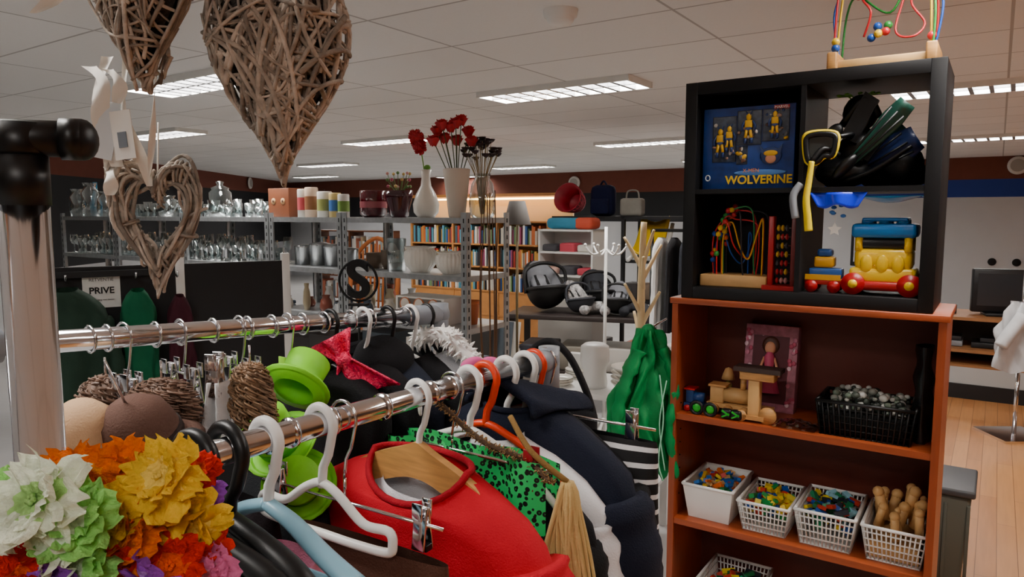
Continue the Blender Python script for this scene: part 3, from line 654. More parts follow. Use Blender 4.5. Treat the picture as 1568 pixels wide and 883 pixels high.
b.done(SP(4.50,.17,1.73))
b=B('glass_vase_dried_pods'); b.lathe([(.06,0),(.075,.02),(.08,.10),(.065,.2),(.045,.23),(.05,.26)],(0,0,0),gl2,20); pod=M('pod_dark','2e1a1c',.7,island=.4)
for i in range(34):
    a=i*2.4; rr=.12*math.sqrt(i/34); z=.40+.06*math.cos(rr*18)+Q.uniform(-.03,.03); x=rr*math.cos(a); y=rr*math.sin(a)*.8
    b.tube([(x*.1,y*.1,.02),(x*.35,y*.35,.24),(x,y,z)],.002,M('dry_stem','a08a60',.8),5); b.lathe([(.004,-.01),(.018,.0),(.024,.012),(.0,.014)],(x,y,z),pod,8)
b.done(SP(4.59,.30,1.73))
b=B('dried_willow_sticks')
for i in range(7): b.tube(cr([(i*.006,0,0),(i*.01-.01,.01,.6),(i*.012-.03+Q.uniform(-.02,.02),0,1.2),(i*.014-.03,0,1.82+Q.uniform(-.15,.08))],4),[.006,.003],M('willow','6a4c34',.8,island=.3),6)
b.lathe([(.07,0),(.09,.02),(.08,.3),(.1,.4),(.09,.4),(.07,.04)],(.02,0,0),M('pot_dark','4a3a34',.6),18); b.done((-.13,3.82,0))
b=B('steel_canisters')
for X,r,h in ((3.12,.075,.14),(3.27,.07,.16),(3.42,.075,.15),(3.56,.06,.13)): b.lathe([(r,0),(r,h*.85),(r*1.04,h*.87),(r*1.04,h*.93),(r*.3,h),(0,h)],(X,.2,1.40),M('brushed_steel','c0c2c4',.25,.9),22)
b.done((*SO,0),SA)
b=B('dark_stoneware_pots')
for X,r,h in ((3.78,.06,.1),(3.91,.06,.12)): b.lathe([(r*.7,0),(r,h*.4),(r,h),(r*.9,h),(r*.8,.02)],(X,.22,1.40),M('stoneware','6a5a4a',.5),18)
b.done((*SO,0),SA)
b=B('cylinder_glass_vase'); b.lathe([(.06,0),(.062,.2),(.057,.2),(.055,.01)],(0,0,0),gl2,20); b.lathe([(.0,.05),(.05,.05)],(0,0,0),M('potp','8a6a4a',.9),14,cap=False); b.done(SP(4.05,.13,1.40))
for X,h,r in ((4.24,.155,.10),(4.48,.13,.095)):
    b=B('ribbed_white_bowl'); n=48
    pr=[(r*.55,0),(r*.9,h*.3),(r,h*.6),(r*.97,h*.8),(r*.8,h*.9),(r*.95,h)]
    b.surf(lambda u,v:(lambda q:Vector((math.cos(2*pi*u)*q[0]*(1+.03*math.cos(24*2*pi*u)),math.sin(2*pi*u)*q[0]*(1+.03*math.cos(24*2*pi*u)),q[1])))(pr[int(round(v*(len(pr)-1)))]),n*2,len(pr),whitec,cu=True); b.lathe([(r*.5,.002),(0,.002)],(0,0,0),whitec,cap=False); b.done(SP(X,.14,1.40))
b=B('letter_s_wall_decor'); b.tube([(.11*math.cos(a),0,.11*math.sin(a)) for a in [2*pi*i/40 for i in range(40)]],.007,blackm,6,closed=True); so=b.done((-.845,3.93,1.385),-10)
text('letter_s','S',.29,blackm,(0,0,0),(rad(90),0,0),so,.012,True)
b2=B('stand'); b2.box((0,0,-.13),(.10,.06,.012),blackm); b2.tube([(0,0,-.11),(0,0,-.13)],.004,blackm,6); b2.tube([(0,0,-.13),(0,.0,-1.385)],.008,blackm,8); b2.box((0,0,-1.375),(.22,.22,.02),blackm); b2.done(parent=so)
b=B('flower_pot_photo_box'); b.bx(0,.38,0,.2,0,.16,M('carton_white','e0ddd6',.6),bev=.003); pt=M('photo_orange','b4602c',.6)
b.bx(.02,.36,-.002,0,.085,.15,M('photo_grey','6a645c',.6))
for k in range(3): b.lathe([(0,.002),(.045,.002),(.045,0)],(.08+.11*k,-.001,.11),pt,16,rot=(rad(90),0,0),cap=False); b.lathe([(0,.004),(.034,.004)],(.08+.11*k,-.001,.115),M('photo_white','dcd4c8',.6),16,rot=(rad(90),0,0),cap=False)
b.done(SP(4.13,.03,1.10),SA)
Q=random.Random(77)
cart=M('cartons','9a8a74',.7,pal=['b09a78','d8d4cc','7c6a58','8fa0a8','403c3a','a8624a','e4e0d8','55606a'])
b=B('stacked_boxes_on_shelves')
for z in (.75,.4,.1):
    X=3.05
    while X<4.5:
        w=Q.uniform(.12,.28); b.bx(X,X+w,.04+Q.uniform(0,.05),.36,z,z+Q.uniform(.12,.28),cart); X+=w+.015
for z in (.6,.15):
    X=.05
    while X<2.75:
        w=Q.uniform(.14,.3); b.bx(X,X+w,.04,.36,z,z+Q.uniform(.15,.32),cart); X+=w+.015
b.done((*SO,0),SA)
b=B('assorted_crockery')
for i in range(16):
    X=3.07+.064*i; r=Q.uniform(.025,.045); h=Q.uniform(.06,.2)
    if X>4.08: break
    m=M('crock%d'%(i%5),['d8d2c6','8a4a3a','3a4a5a','c0b090','e4e2de'][i%5],.3)
    b.lathe([(r*.7,0),(r,h*.3),(r*.8,h*.7),(r*.5,h*.85),(r*.65,h)],(X,.08+.14*(i%3),1.10),m,14)
b.done((*SO,0),SA)
b=B('flower_pots_on_shelf')
b.lathe([(.035,0),(.05,.12),(.055,.12),(.055,.14),(.045,.14),(.03,.02)],(4.58,.2,1.10),M('terra','c46a3a',.7),18)
b.done((*SO,0),SA)
b=B('floor_lamp'); b.lathe([(.095,0),(.055,.16),(.05,.16),(.09,0)],(0,0,1.68),M('shade_grey','5a5653',.8),24,cap=False); b.tube([(0,0,.02),(0,0,1.80)],.009,M('lamp_pole','6a5a3a',.4),8); b.lathe([(.13,0),(.13,.02),(.02,.03)],(0,0,0),M('lamp_base','3a3630',.5),20); b.done((.035,4.95,0))

# bookcase with books
bk=M('oak_case','b87c40',.5,var=.1)
b=B('wooden_bookcase'); W=2.3
for X in (0,.75,1.5,2.27): b.bx(X,X+.03,0,.3,0,1.66,bk)
for z in (.08,.42,.74,1.06,1.36,1.66): b.bx(0,W,0,.3,z-.02,z,bk)
b.bx(0,W,.28,.3,0,1.66,M('case_back','d8b078',.6)); b.bx(.03,W-.03,.01,.03,.1,.72,bk); BO=(-1.45,10.3); b.done((*BO,0),SA)
b=B('books'); bm2=M('book_spines','888888',.6,pal=['a83228','d8d0c0','2a4f86','c0903a','3a3a40','6a8a5a','b8b0a0','8a3a5a','e8e4dc','b8602a','4a8aa0','202428'])
for z,hm_ in ((.74,.24),(1.06,.26),(1.36,.25)):
    X=.04
    while X<W-.06:
        w=Q.uniform(.014,.034); b.bx(X,X+w,.02+Q.uniform(0,.03),.25,z,z+Q.uniform(hm_*.7,hm_),bm2); X+=w+.002
b.done((*BO,0),SA)
b=B('lit_wall_panel'); wp=M('warm_panel','e8cfa0',.7); b.bx(-.05,2.45,.36,.38,0,2.02,wp); b.bx(-.05,2.45,.10,.38,1.98,2.02,bk); b.tube([(.05,.2,1.955),(2.35,.2,1.955)],.012,M('warm_tube','ffcf8a',.5,emit=14),10); b.done((*BO,0),SA)
b=B('wooden_bookcase'); do_=M('dark_oak','6e3e20',.5)
for X in (0,.8,1.57): b.bx(X,X+.03,0,.3,0,1.5,do_)
for z in (.1,.45,.8,1.15,1.5): b.bx(0,1.6,0,.3,z-.02,z,do_)
for z in (.1,.45,.8,1.15):
    X=.04
    while X<1.5:
        w=Q.uniform(.02,.05); b.bx(X,X+w,.03,.25,z,z+Q.uniform(.18,.27),cart); X+=w+.003
b.done((-3.2,11.6,0),SA)
b=B('rattan_chair'); rt=M('rattan','a85e28',.6)
b.tube(cr([(-.25,0,.4),(-.27,.05,.9),(0,.1,1.15),(.27,.05,.9),(.25,0,.4)],6),.02,rt,8)
for k in range(9): b.tube([(-.2+.05*k,.03,.42),(-.2+.05*k,.07,.95+.15*math.cos((k-4)/4*1.3))],.01,rt,6)
b.box((0,-.2,.42),(.5,.45,.05),rt,bev=.02)
for x in(-.22,.22):
    for y in(-.4,0): b.tube([(x,y,0),(x,y,.42)],.018,rt,8)
b.done((-1.3,6.6,.38),-30)
b=B('wooden_table'); b.box((0,0,.36),(1.0,.8,.04),pine); 
for x in(-.45,.45):
    for y in(-.35,.35): b.box((x,y,.17),(.05,.05,.34),pine)
b.done((-1.3,6.5,0),-30)

# black shelving centre
KO=(.42,7.6)
b=B('black_shelving_unit'); bs=M('black_shelf','141416',.6)
for X in (0,.8,1.6): 
    for Y in(0,.4): b.bx(X,X+.035,Y,Y+.035,0,1.73,bs)
for z in (1.73,.30): b.bx(0,1.635,0,.435,z-.03,z,bs)
b.bx(.8,1.635,0,.435,1.27,1.30,bs); b.bx(.8,1.635,0,.435,.87,.90,bs)
b.done((*KO,0),SA)
def basket(b,X,Y,Z,w,d,h,mat,solid=False,tp=.82,dens=.014):
    b.bx(X+w*(1-tp)/2,X+w-w*(1-tp)/2,Y+d*(1-tp)/2,Y+d-d*(1-tp)/2,Z,Z+.004,mat)
    def edge(k,f):
        c=[(0,0),(1,0),(1,1),(0,1)]; p=c[k]; q=c[(k+1)%4]; u=p[0]+(q[0]-p[0])*f; v=p[1]+(q[1]-p[1])*f
        return Vector((X+w/2+(u-.5)*w*tp,Y+d/2+(v-.5)*d*tp,Z)),Vector((X+u*w,Y+v*d,Z+h))
    if solid:
        for k in range(4):
            a,b1=edge(k,0); c,d1=edge(k,1); 
            ctr=Vector((X+w/2,Y+d/2,0)); 
            def inn(p): return p+(ctr-Vector((p.x,p.y,0))).normalized()*.006
            b.add([a,c,d1,b1],[(0,1,2,3)],mat,False); b.add([inn(a),inn(c),inn(d1),inn(b1)],[(3,2,1,0)],mat,False)
    else:
        for k in range(4):
            L_=w if k%2==0 else d; n=max(4,int(L_/dens))
            for i in range(n+1):
                a,c=edge(k,i/n); b.tube([a,c],.0026 if mat is not blackp else .0045,mat,4)
            for f in (.02,.22,.42,.62,.82) :
                a0,a1=edge(k,0); c0,c1=edge(k,1); b.tube([a0.lerp(a1,f),c0.lerp(c1,f)],.003,mat,4)
    rimp=[edge(k,0)[1] for k in range(4)]; 
    for k in range(4): b.tube([rimp[k],rimp[(k+1)%4]],.006,mat,8)
b=B('crimson_plastic_basket'); 
b.T=Matrix.Translation((.17,.15,1.89))@Matrix.Rotation(rad(75),4,'X')
b.lathe([(.10,0),(.15,.22),(.16,.23),(.15,.235),(.095,.01)],(0,0,-.1),M('crimson','a8102c',.4),24)
for i in range(24):
    a=2*pi*i/24; b.tube([(.102*math.cos(a),.102*math.sin(a),-.09),(.152*math.cos(a),.152*math.sin(a),.11)],.004,M('crimson_light','d84a60',.5),5)
for z in(-.05,0,.05): b.tube([((.128+z*.24)*math.cos(a),(.128+z*.24)*math.sin(a),z) for a in [2*pi*i/24 for i in range(24)]],.004,M('crimson_light','d84a60',.5),5,closed=True)
b.T=None; b.done((*KO,0),SA)
b=B('dark_blue_backpack'); nb=fab('navy_bag','141a3c'); b.box((0,0,.16),(.26,.16,.32),nb,bev=.06); b.box((0,-.09,.10),(.2,.05,.16),nb,bev=.02); b.tube(cr([(-.04,0,.31),(0,0,.36),(.04,0,.31)],4),.01,nb,6); b.done(LP(KO,SA,.50,.2,1.73),SA)
b=B('grey_handbag'); gb=fab('grey_bag','9a9890'); b.box((0,0,.09),(.24,.12,.18),gb,bev=.03); b.tube(cr([(-.07,0,.17),(-.05,0,.25),(.05,0,.25),(.07,0,.17)],4),.008,gb,6); b.done(LP(KO,SA,.85,.15,1.73),SA)
b=B('white_cubby_shelf')
for X in (0,.6): b.bx(X,X+.02,0,.3,.9,1.6,white)
for z in (.92,1.15,1.38,1.60): b.bx(0,.62,0,.3,z-.02,z,white)
b.bx(0,.62,.29,.3,.9,1.6,white); b.bx(.0,.62,.0,.3,.0,.9,M('cab_grey','b0aca6',.6)); b.done(LP(KO,SA,.05,-.35,0),SA)
b=B('sofa_cushion'); b.box((0,0,.06),(.5,.22,.11),M('cushion_stripe','3f93b5',.8),bev=.04); b.box((.17,0,.06),(.2,.23,.115),M('cushion_coral','d0543c',.8),bev=.04); b.done(LP(KO,SA,.36,-.2,1.60),SA)
b=B('folded_blankets')
for z in(.92,1.15,1.38):
    for k in range(3): b.box((.11+.2*k,.13,z+.035),(.17,.2,.07 if k!=1 else .1),M('blankets','a0a0a0',.8,pal=['c84a5a','e0dcd4','8a9aa8','4a4a50','e4b8a8']),bev=.02)
b.done(LP(KO,SA,.05,-.35,0),SA)
TO=(-.06,6.25)
b=B('low_display_table'); td=M('table_dark','2e2624',.5); b.bx(0,1.25,0,.6,.84,.88,td,bev=.004)
for x in(.03,1.18):
    for y in(.03,.53): b.bx(x,x+.05,y,y+.05,0,.84,td)
b.bx(.05,1.2,.05,.55,.35,.38,td); b.done((*TO,0),-16)
b=B('storage_crates')
for X,c in ((.1,'3a3a42'),(.45,'8a8478'),(.8,'c8c4bc')): b.box((X+.15,.3,.49),(.3,.4,.22),M('crate'+c,c,.6),bev=.015,taper=.9)
b.done((*TO,0),-16)
def carseat(loc,rz,ms,mp,s=1):
    b=B('baby_car_seat')
    def sh(k,th):
        def fn(u,v):
            a=2*pi*u; f=math.sin(v*pi/2); x=math.cos(a)*.30*f*s; y=math.sin(a)*.20*f*s
            z=(.02+.20*(1-math.cos(v*pi/2))+max(0,-math.cos(a))*.24*f*f*v+max(0,math.cos(a))*.05*f)*s
            return Vector((x*k,y*k,z+th))
        return fn
    b.surf(sh(1,0),28,9,ms,cu=True); b.surf(sh(.86,.02),28,9,mp,cu=True)
    F=sh(1,0); b.tube([F(i/28,1) for i in range(28)],.018*s,ms,8,closed=True)
    b.ell((-.14*s,0,.27*s),(.10*s,.11*s,.05*s),mp,rot=(0,rad(50),0)); b.ell((.06*s,0,.12*s),(.15*s,.12*s,.05*s),ms)
    for y in(-.05,.05): b.tube(cr([(-.16*s,y*s,.34*s),(-.02*s,y*s,.23*s),(.05*s,0,.20*s)],4),.016*s,blackm,6,flat=.4)
    b.tube(cr([(0,-.21*s,.18*s),(-.03*s,-.2*s,.40*s),(-.05*s,0,.47*s),(-.03*s,.2*s,.40*s),(0,.21*s,.18*s)],6),.018*s,ms,8)
    b.done(loc,rz)
cs=M('seat_black','0e0e10',.6); cg=fab('seat_grey','8a8c92'); dg=fab('seat_dgrey','3c3e44'); cw=M('seat_pattern','b8b6b6',.8,var=.6,scale=45)
carseat(LP(TO,-16,.30,.28,.88),-70,cs,cg,.92); carseat(LP(TO,-16,.62,.18,.88),-60,dg,cw,.58); carseat(LP(TO,-16,.95,.18,.88),-110,cs,cg,.58); carseat(LP(TO,-16,.75,.44,.88),-80,cs,dg,.75)
b=B('neck_pillows')
for X,m in ((.78,cw),(1.12,dg)): b.tube(cr([(X-.09,.06,.93),(X-.07,.16,.95),(X,.2,.95),(X+.07,.16,.95),(X+.09,.06,.93)],5),.045,m,12)
b.done((*TO,0),-16)
# coat stands
b=B('wooden_coat_tree'); ct=M('pale_birch','d8bf92',.6,var=.1)
b.tube(cr([(0,0,0),(.01,0,.6),(-.01,0,1.2),(.0,0,1.70)],5),[.035,.02],ct,12)
for a,z,l in ((20,1.45,.15),(150,1.5,.15),(260,1.38,.16),(80,1.3,.14),(200,1.2,.15),(330,1.15,.13),(110,1.0,.12),(300,1.55,.11)):
    A=rad(a); b.tube(cr([(0,0,z-.12),(l*.4*math.cos(A),l*.4*math.sin(A),z-.02),(l*.9*math.cos(A),l*.9*math.sin(A),z+.1)],4),[.018,.009],ct,8)
for a in (30,150,270): b.tube(cr([(0,0,.12),(.15*math.cos(rad(a)),.15*math.sin(rad(a)),.1),(.28*math.cos(rad(a)),.28*math.sin(rad(a)),.01)],4),.018,ct,8)
b.done((.86,4.7,0))
b=B('white_coat_stand'); b.tube([(0,0,.02),(0,0,1.66)],.012,white,10)
for a in range(0,360,60):
    A=rad(a); b.tube(cr([(0,0,1.50),(.09*math.cos(A),.09*math.sin(A),1.46),(.15*math.cos(A),.15*math.sin(A),1.52)],4),.007,white,8); b.ell((.15*math.cos(A),.15*math.sin(A),1.53),.012,white,8,6)
    if a%120==0: b.tube(cr([(0,0,.25),(.12*math.cos(A),.12*math.sin(A),.12),(.25*math.cos(A),.25*math.sin(A),.01)],4),.011,white,8)
b.done((.68,5.2,0))
b=B('yellow_baby_rocker'); b.surf(lambda u,v:Vector(((u-.5)*.3,.25*v-.1,.05+.32*v*v+.06*(2*u-1)**2)),9,9,yellow); b.tube(cr([(-.16,-.15,0),(-.17,.0,.06),(-.16,.2,.35)],4),.012,white,8); b.tube(cr([(.16,-.15,0),(.17,.0,.06),(.16,.2,.35)],4),.012,white,8); b.done(LP(KO,SA,1.05,.12,1.30),SA,solid=.02)
b=B('stacked_toys_on_shelf')
for X in (.86,1.02,1.2,1.38): b.box((X,.2,.98),(.15,.2,.16),cart,bev=.01)
for X in (.9,1.1,1.3,.1,.3,.5): b.box((X,.2,.38),(.17,.2,.16),cart,bev=.01)
b.done((*KO,0),SA)
b=B('clothes_rail'); b.tube([(0,0,1.62),(1.1,0,1.62)],.014,blackp,10)
for X in (0,1.1): b.tube([(X,0,0),(X,0,1.62)],.014,blackp,10); b.box((X,0,.02),(.04,.5,.04),blackp)
b.done((1.15,5.9,0),-30)
for i in range(9):
    p=LP((1.15,5.9),-30,.08+.11*i,0,1.56); garment('hanging_shirt',p,60,M('shirt%d'%i,['e4e4e2','1c1c20','22252e','dcd8d0','3a3038','101014','b8bcc0','2a2a2e','e0e0e0'][i],.85),half=.2,length=.75,neck=.05,seed=90+i,t=.03)
TT=(.14,3.75)
b=B('white_side_table'); b.bx(0,.62,0,.5,.80,.83,white,bev=.004)
for x in(.02,.56):
    for y in(.02,.44): b.bx(x,x+.04,y,y+.04,0,.80,white)
b.bx(.03,.6,.03,.47,.3,.32,white); b.done((*TT,0),-25)
b=B('white_ceramic_stool'); b.lathe([(.065,0),(.07,.02),(.06,.09),(.08,.14),(.075,.22),(.055,.235),(0,.238)],(0,0,0),white,24); b.done(LP(TT,-25,.26,.16,.83))
b=B('white_bowls_stack')
for i in range(4): b.lathe([(.05,0),(.10,.04),(.115,.055),(.11,.055),(.05,.006)],(0,0,i*.028),whitec,24)
b.done(LP(TT,-25,.48,.12,.83))
b=B('white_serving_dishes')
for x,y,r in ((.08,.12,.07),(.1,.36,.08),(.47,.37,.09)): 
    for i in range(3): b.lathe([(r*.6,0),(r,.02),(r*.97,.022),(r*.6,.004)],(x,y,i*.012),whitec,20)
b.box((.10,.36,.09),(.12,.05,.09),white,bev=.01); b.done((TT[0],TT[1],.83),-25)
b=B('wicker_laundry_basket'); b.lathe([(.15,0),(.19,.4),(.2,.41),(.18,.41),(.14,.02)],(0,0,0),M('dark_wicker','4a3628',.8,bump=.8,bscale=60),20); b.done((.42,5.3,.0))
b=B('storage_bench'); b.box((0,0,.3),(.9,.5,.6),M('bench_grey','8a8680',.6),bev=.01); b.box((0,0,.62),(.94,.54,.04),M('bench_top','c4beb4',.6),bev=.01); b.done((-.25,5.4,0),-34)
b=B('framed_pictures_stack')
for i in range(5): b.box((i*.05,i*.02,.80),(.45,.02,.32),cart,rot=(rad(-10),0,0))
b.done((-.35,5.4,0),-34)
# green jacket by bookcase
b=B('green_rain_jacket')
gj=fab('kelly_green','068040',rough=.45)
def rid(x): return 1-2*abs((x/pi)%1-.5)*2
def gjf(u,v):
    a=2*pi*u; w=.022+.085*min(1,(v*2.2)**.7); d=.02+.035*min(1,v*2)
    f=.020*rid(3.0*a+v*2.5)+.012*rid(5*a-v*6+1)+.006*math.sin(11*a+v*23)
    cut=.05*math.sin(a*2+1)+.03*math.sin(5*a)
    return Vector((math.cos(a)*(w+f)-.03*v+.015*math.sin(v*7),math.sin(a)*(d+f),-.52*v-cut*v))
b.surf(gjf,110,34,gj,cu=True)
def slv(P,r0,r1_,ph):
    C=cr(P,9); n=len(C)
    b.tube(C,[r0+(r1_-r0)*i/n+.006*math.sin(i*1.3+ph)+.004*math.sin(i*2.9) for i in range(n)],gj,16,flat=.55)
slv([(.05,-.02,-.07),(.09,-.05,-.2),(.07,-.07,-.36),(.10,-.06,-.55)],.036,.026,0); slv([(-.04,-.02,-.08),(-.10,-.05,-.22),(-.12,-.05,-.36),(-.09,-.05,-.44)],.036,.028,2)
b.tube(cr([(.03,-.075,-.16),(.045,-.085,-.32),(.03,-.085,-.48),(.05,-.08,-.56)],5),.006,M('mint','9adab8',.7),6,flat=.4); b.tube(cr([(.055,-.08,-.18),(.03,-.09,-.34),(.055,-.085,-.52)],5),.005,M('mint','9adab8',.7),6,flat=.4)
b.ell((0,.0,-.01),(.03,.02,.03),gj); b.tube([(0,0,.0),(.08,.06,.03)],.004,chrome,6); b.done((.515,2.68,H-.43))

# ================= BOOKCASE + CUBE SHELF ==============
cherry=M('cherry_wood','8e3e1a',.4,var=.14,scale=5,stretch=(12,12,1.2)); cherry2=M('cherry_back','5c2010',.5,var=.12,scale=4)
cherh=M('cherry_wood_h','9a4620',.4,var=.14,scale=5,stretch=(1.2,12,12))
QO=(.585,2.60); QA=-34; BW=.86; BD=.34
b=B('cherry_bookcase')
b.bx(0,.022,0,BD,0,1.428,cherry); b.bx(BW-.022,BW,0,BD,0,1.428,cherry); b.bx(-.008,BW+.008,-.006,BD,1.428,1.45,cherh,bev=.003)
for z in (1.02,.62,.24): b.bx(.022,BW-.022,.006,BD-.012,z-.022,z,cherh)
b.bx(.022,BW-.022,.01,BD,.0,.07,cherh); b.bx(.022,BW-.022,BD-.012,BD-.006,.05,1.43,cherry2)
for k in range(8):
    for X in (.0235,BW-.0235): b.ell((X,.05,.7+.05*k),.003,blackm,6,4)
b.done((*QO,0),QA)
def QP(X,Y,Z): return LP(QO,QA,X,Y,Z)
def pile(b,X,Y,Z,w,d,h,mat,n,s,Q,shape='box'):
    for i in range(n):
        x=X+Q.uniform(.12,.88)*w; y=Y+Q.uniform(.12,.88)*d; z=Z+Q.random()*h*(1-.35*abs((x-X)/w-.5)*2)
        ss=s*Q.uniform(.7,1.4)
        if shape=='box': b.box((x,y,z),(ss*Q.choice((1,1.8,2.2)),ss,ss*.8),mat,rot=(Q.uniform(-.6,.6),Q.uniform(-.6,.6),Q.random()*3))
        elif shape=='peg':
            a=Q.uniform(-.6,.6); e=Q.uniform(-.5,.5); b.tube([(x,y,z),(x+math.sin(a)*ss*1.6,y+math.sin(e)*ss,z+ss*2.4)],ss*.42,mat,10); b.ell((x+math.sin(a)*ss*1.6,y+math.sin(e)*ss,z+ss*2.4),ss*.5,mat,8,6)
        else: b.ell((x,y,z),(ss,ss*.9,ss*.8),mat,8,6)
blk=M('toy_blocks','aaaaaa',.4,pal=['c02a1a','e0b010','1a5ab0','1a8040','e06a1a','2a70c0','d8b078','e8d030'])
blk2=M('domino_blocks','aaaaaa',.4,pal=['f0d010','c8301a','1f9a4a','f0c830','e8d84a','1a5ab8','f0d010'])
blk3=M('brick_blocks','aaaaaa',.4,pal=['1a6a3a','c03a2a','1a50a8','e8d010','8fc8d8','222a34','1f8a5a'])
Q=random.Random(5)
for nm,X,w,h,sol,mt,shp,n,s in [('white_storage_tub',.045,.185,.13,True,blk,'box',150,.014),('white_basket',.25,.175,.11,False,blk2,'box',110,.017),('white_basket',.445,.19,.125,False,blk3,'box',140,.015),('white_basket',.655,.185,.12,False,pine,'peg',22,.028)]:
    b=B(nm); basket(b,X,.03,.62,w,.26,h,white,sol); 
    pile(b,X,.04,.62+h*.5,w,.24,h*.62,mt,n,s,Q,shp)
    if shp=='peg': b.bx(X+.02,X+w-.02,.06,.27,.63,.68,pine)
    b.done((*QO,0),QA)
b=B('white_basket'); basket(b,.10,.03,.24,.22,.26,.14,white); pile(b,.1,.04,.3,.22,.24,.08,blk3,60,.02,Q); b.done((*QO,0),QA)
b=B('toy_figures_pile'); b.bx(.42,.78,.08,.26,.24,.25,pine); pile(b,.42,.06,.26,.36,.2,.06,blk,50,.025,Q); b.done((*QO,0),QA)
b=B('black_wicker_basket'); basket(b,.50,.03,1.02,.29,.2,.115,blackp,False,.9,.017); b.bx(.525,.765,.05,.21,1.03,1.10,blackm)
sil=M('clear_beads','9aa49a',.2,pal=['8a9088','4a544c','b8bcb8','2c3430','6a7a6c','c8ccc8']); pile(b,.50,.03,1.10,.29,.2,.07,sil,260,.011,Q,'ell')
b.done((*QO,0),QA)
b=B('black_mesh_bag'); b.surf(lambda u,v:Vector(((math.cos(2*pi*u)*(.030+.008*math.sin(6*pi*u+v*5)+.006*math.sin(v*21))*(1-.3*v)),math.sin(2*pi*u)*.06*(1-.2*v),.31*v)),36,20,M('bag_black','121214',.25),cu=True); b.done(QP(.80,.15,1.02),QA)
b=B('doll_gift_box'); pk=M('doll_box_pink','a86a7c',.5,var=.3,scale=40); 
b.bx(-.095,.095,0,.05,0,.32,pk,bev=.002); b.bx(-.065,.065,-.002,.002,.03,.28,M('doll_window','5a2830',.3))
sk=M('doll_skin','d89c78',.5); b.ell((0,-.008,.235),(.02,.012,.025),sk); b.ell((0,-.002,.245),(.032,.010,.034),M('doll_hair','4a2414',.5)); b.lathe([(.045,0),(.03,.05),(.015,.09),(.02,.13),(.01,.15)],(0,-.01,.07),M('doll_dress','c84a72',.5),14)
for s in(-1,1): b.tube([(s*.018,-.012,.2),(s*.04,-.014,.13)],.005,sk,6)
fl=M('box_flowers','e8c8d0',.5,pal=['e0c0cc','b84a68','c87a94'])
for i in range(34): b.ell((Q.choice((-1,1))*Q.uniform(.068,.09) ,-.002,Q.uniform(.02,.30)),(.009,.002,.009),fl,7,4)
b.done(QP(.29,.225,1.02),QA,rot=(rad(-8),0,rad(QA)))
b=B('wooden_toy_train'); 
b.bx(.11,.34,.08,.14,1.045,1.06,pine); 
for X in(.14,.19,.25,.31):
    for Y in(.075,.145): b.tube([(X,Y-.006,1.04),(X,Y+.006,1.04)],.019,wood,16)
b.bx(.12,.17,.085,.135,1.06,1.12,pine,bev=.004); b.tube([(.17,.11,1.09),(.26,.11,1.09)],.028,pine,18); b.tube([(.235,.11,1.11),(.235,.11,1.16)],.011,wood,12); b.lathe([(.008,0),(.018,.03),(.018,.035),(.0,.036)],(.235,.11,1.155),wood,14); b.bx(.115,.18,.08,.14,1.12,1.128,wood)
b.done((*QO,0),QA)
b=B('blue_toy_locomotive'); bb=M('navy_toy','1c4078',.4); b.bx(.03,.10,.06,.11,1.035,1.05,bb); b.bx(.035,.065,.065,.105,1.05,1.10,bb,bev=.003); b.tube([(.06,.085,1.07),(.1,.085,1.07)],.02,bb,14); b.bx(.03,.07,.06,.11,1.10,1.105,red)
for X in(.045,.085):
    for Y in(.055,.115): b.tube([(X,Y-.004,1.032),(X,Y+.004,1.032)],.012,red,12)
b.done((*QO,0),QA)
b=B('wooden_toy_crane'); b.bx(.27,.31,.04,.08,1.03,1.17,pine,bev=.004); b.bx(.24,.36,.035,.085,1.17,1.20,wood,bev=.004); b.bx(.23,.33,.03,.09,1.03,1.045,wood); b.tube([(.34,.035,1.05),(.34,.05,1.05)],.03,wood,18); b.tube([(.25,.03,1.04),(.25,.045,1.04)],.02,wood,18); b.bx(.22,.38,.03,.10,1.20,1.215,M('crane_roof','3a2a24',.6)); b.done((*QO,0),QA)
b=B('wooden_peg_figure'); b.lathe([(.018,0),(.02,.03),(.012,.07),(.014,.09),(.0,.11)],(0,0,0),M('olive_wood','8a8a3a',.5),14); b.lathe([(.026,.11),(.02,.13),(.012,.15),(0,.155)],(0,0,0),pine,14); b.done(QP(.155,.19,1.02))
b=B('green_black_toy_goggles'); gg=M('neon_green','20b828',.35)
for X in (.09,.14): b.tube([(X+.022*math.cos(a),.03,1.045+.022*math.sin(a)) for a in [2*pi*i/18 for i in range(18)]],.006,blackp,8,closed=True); b.ell((X,.032,1.045),(.016,.004,.016),gg,12,6)
for X in (.20,.235): b.box((X,.035,1.04),(.04,.03,.035),blackp,bev=.008); b.box((X,.02,1.045),(.03,.004,.006),gg,rot=(0,.5,0)); b.box((X,.02,1.036),(.03,.004,.005),gg,rot=(0,-.5,0))
b.done((*QO,0),QA)
b=B('clear_plastic_bag'); b.surf(lambda u,v:Vector(((u-.5)*.14,(v-.5)*.10,.004+.022*math.sin(u*pi)*math.sin(v*pi)+.006*math.sin(u*19)*math.sin(v*17))),18,14,glass('bag_film','ccd0d4',.5)); b.box((0,0,.008),(.06,.03,.012),blackm,bev=.003); b.box((.03,.01,.01),(.03,.03,.012),M('brownbit','7a5040',.5),bev=.003); b.done(QP(.43,.07,1.02),QA)

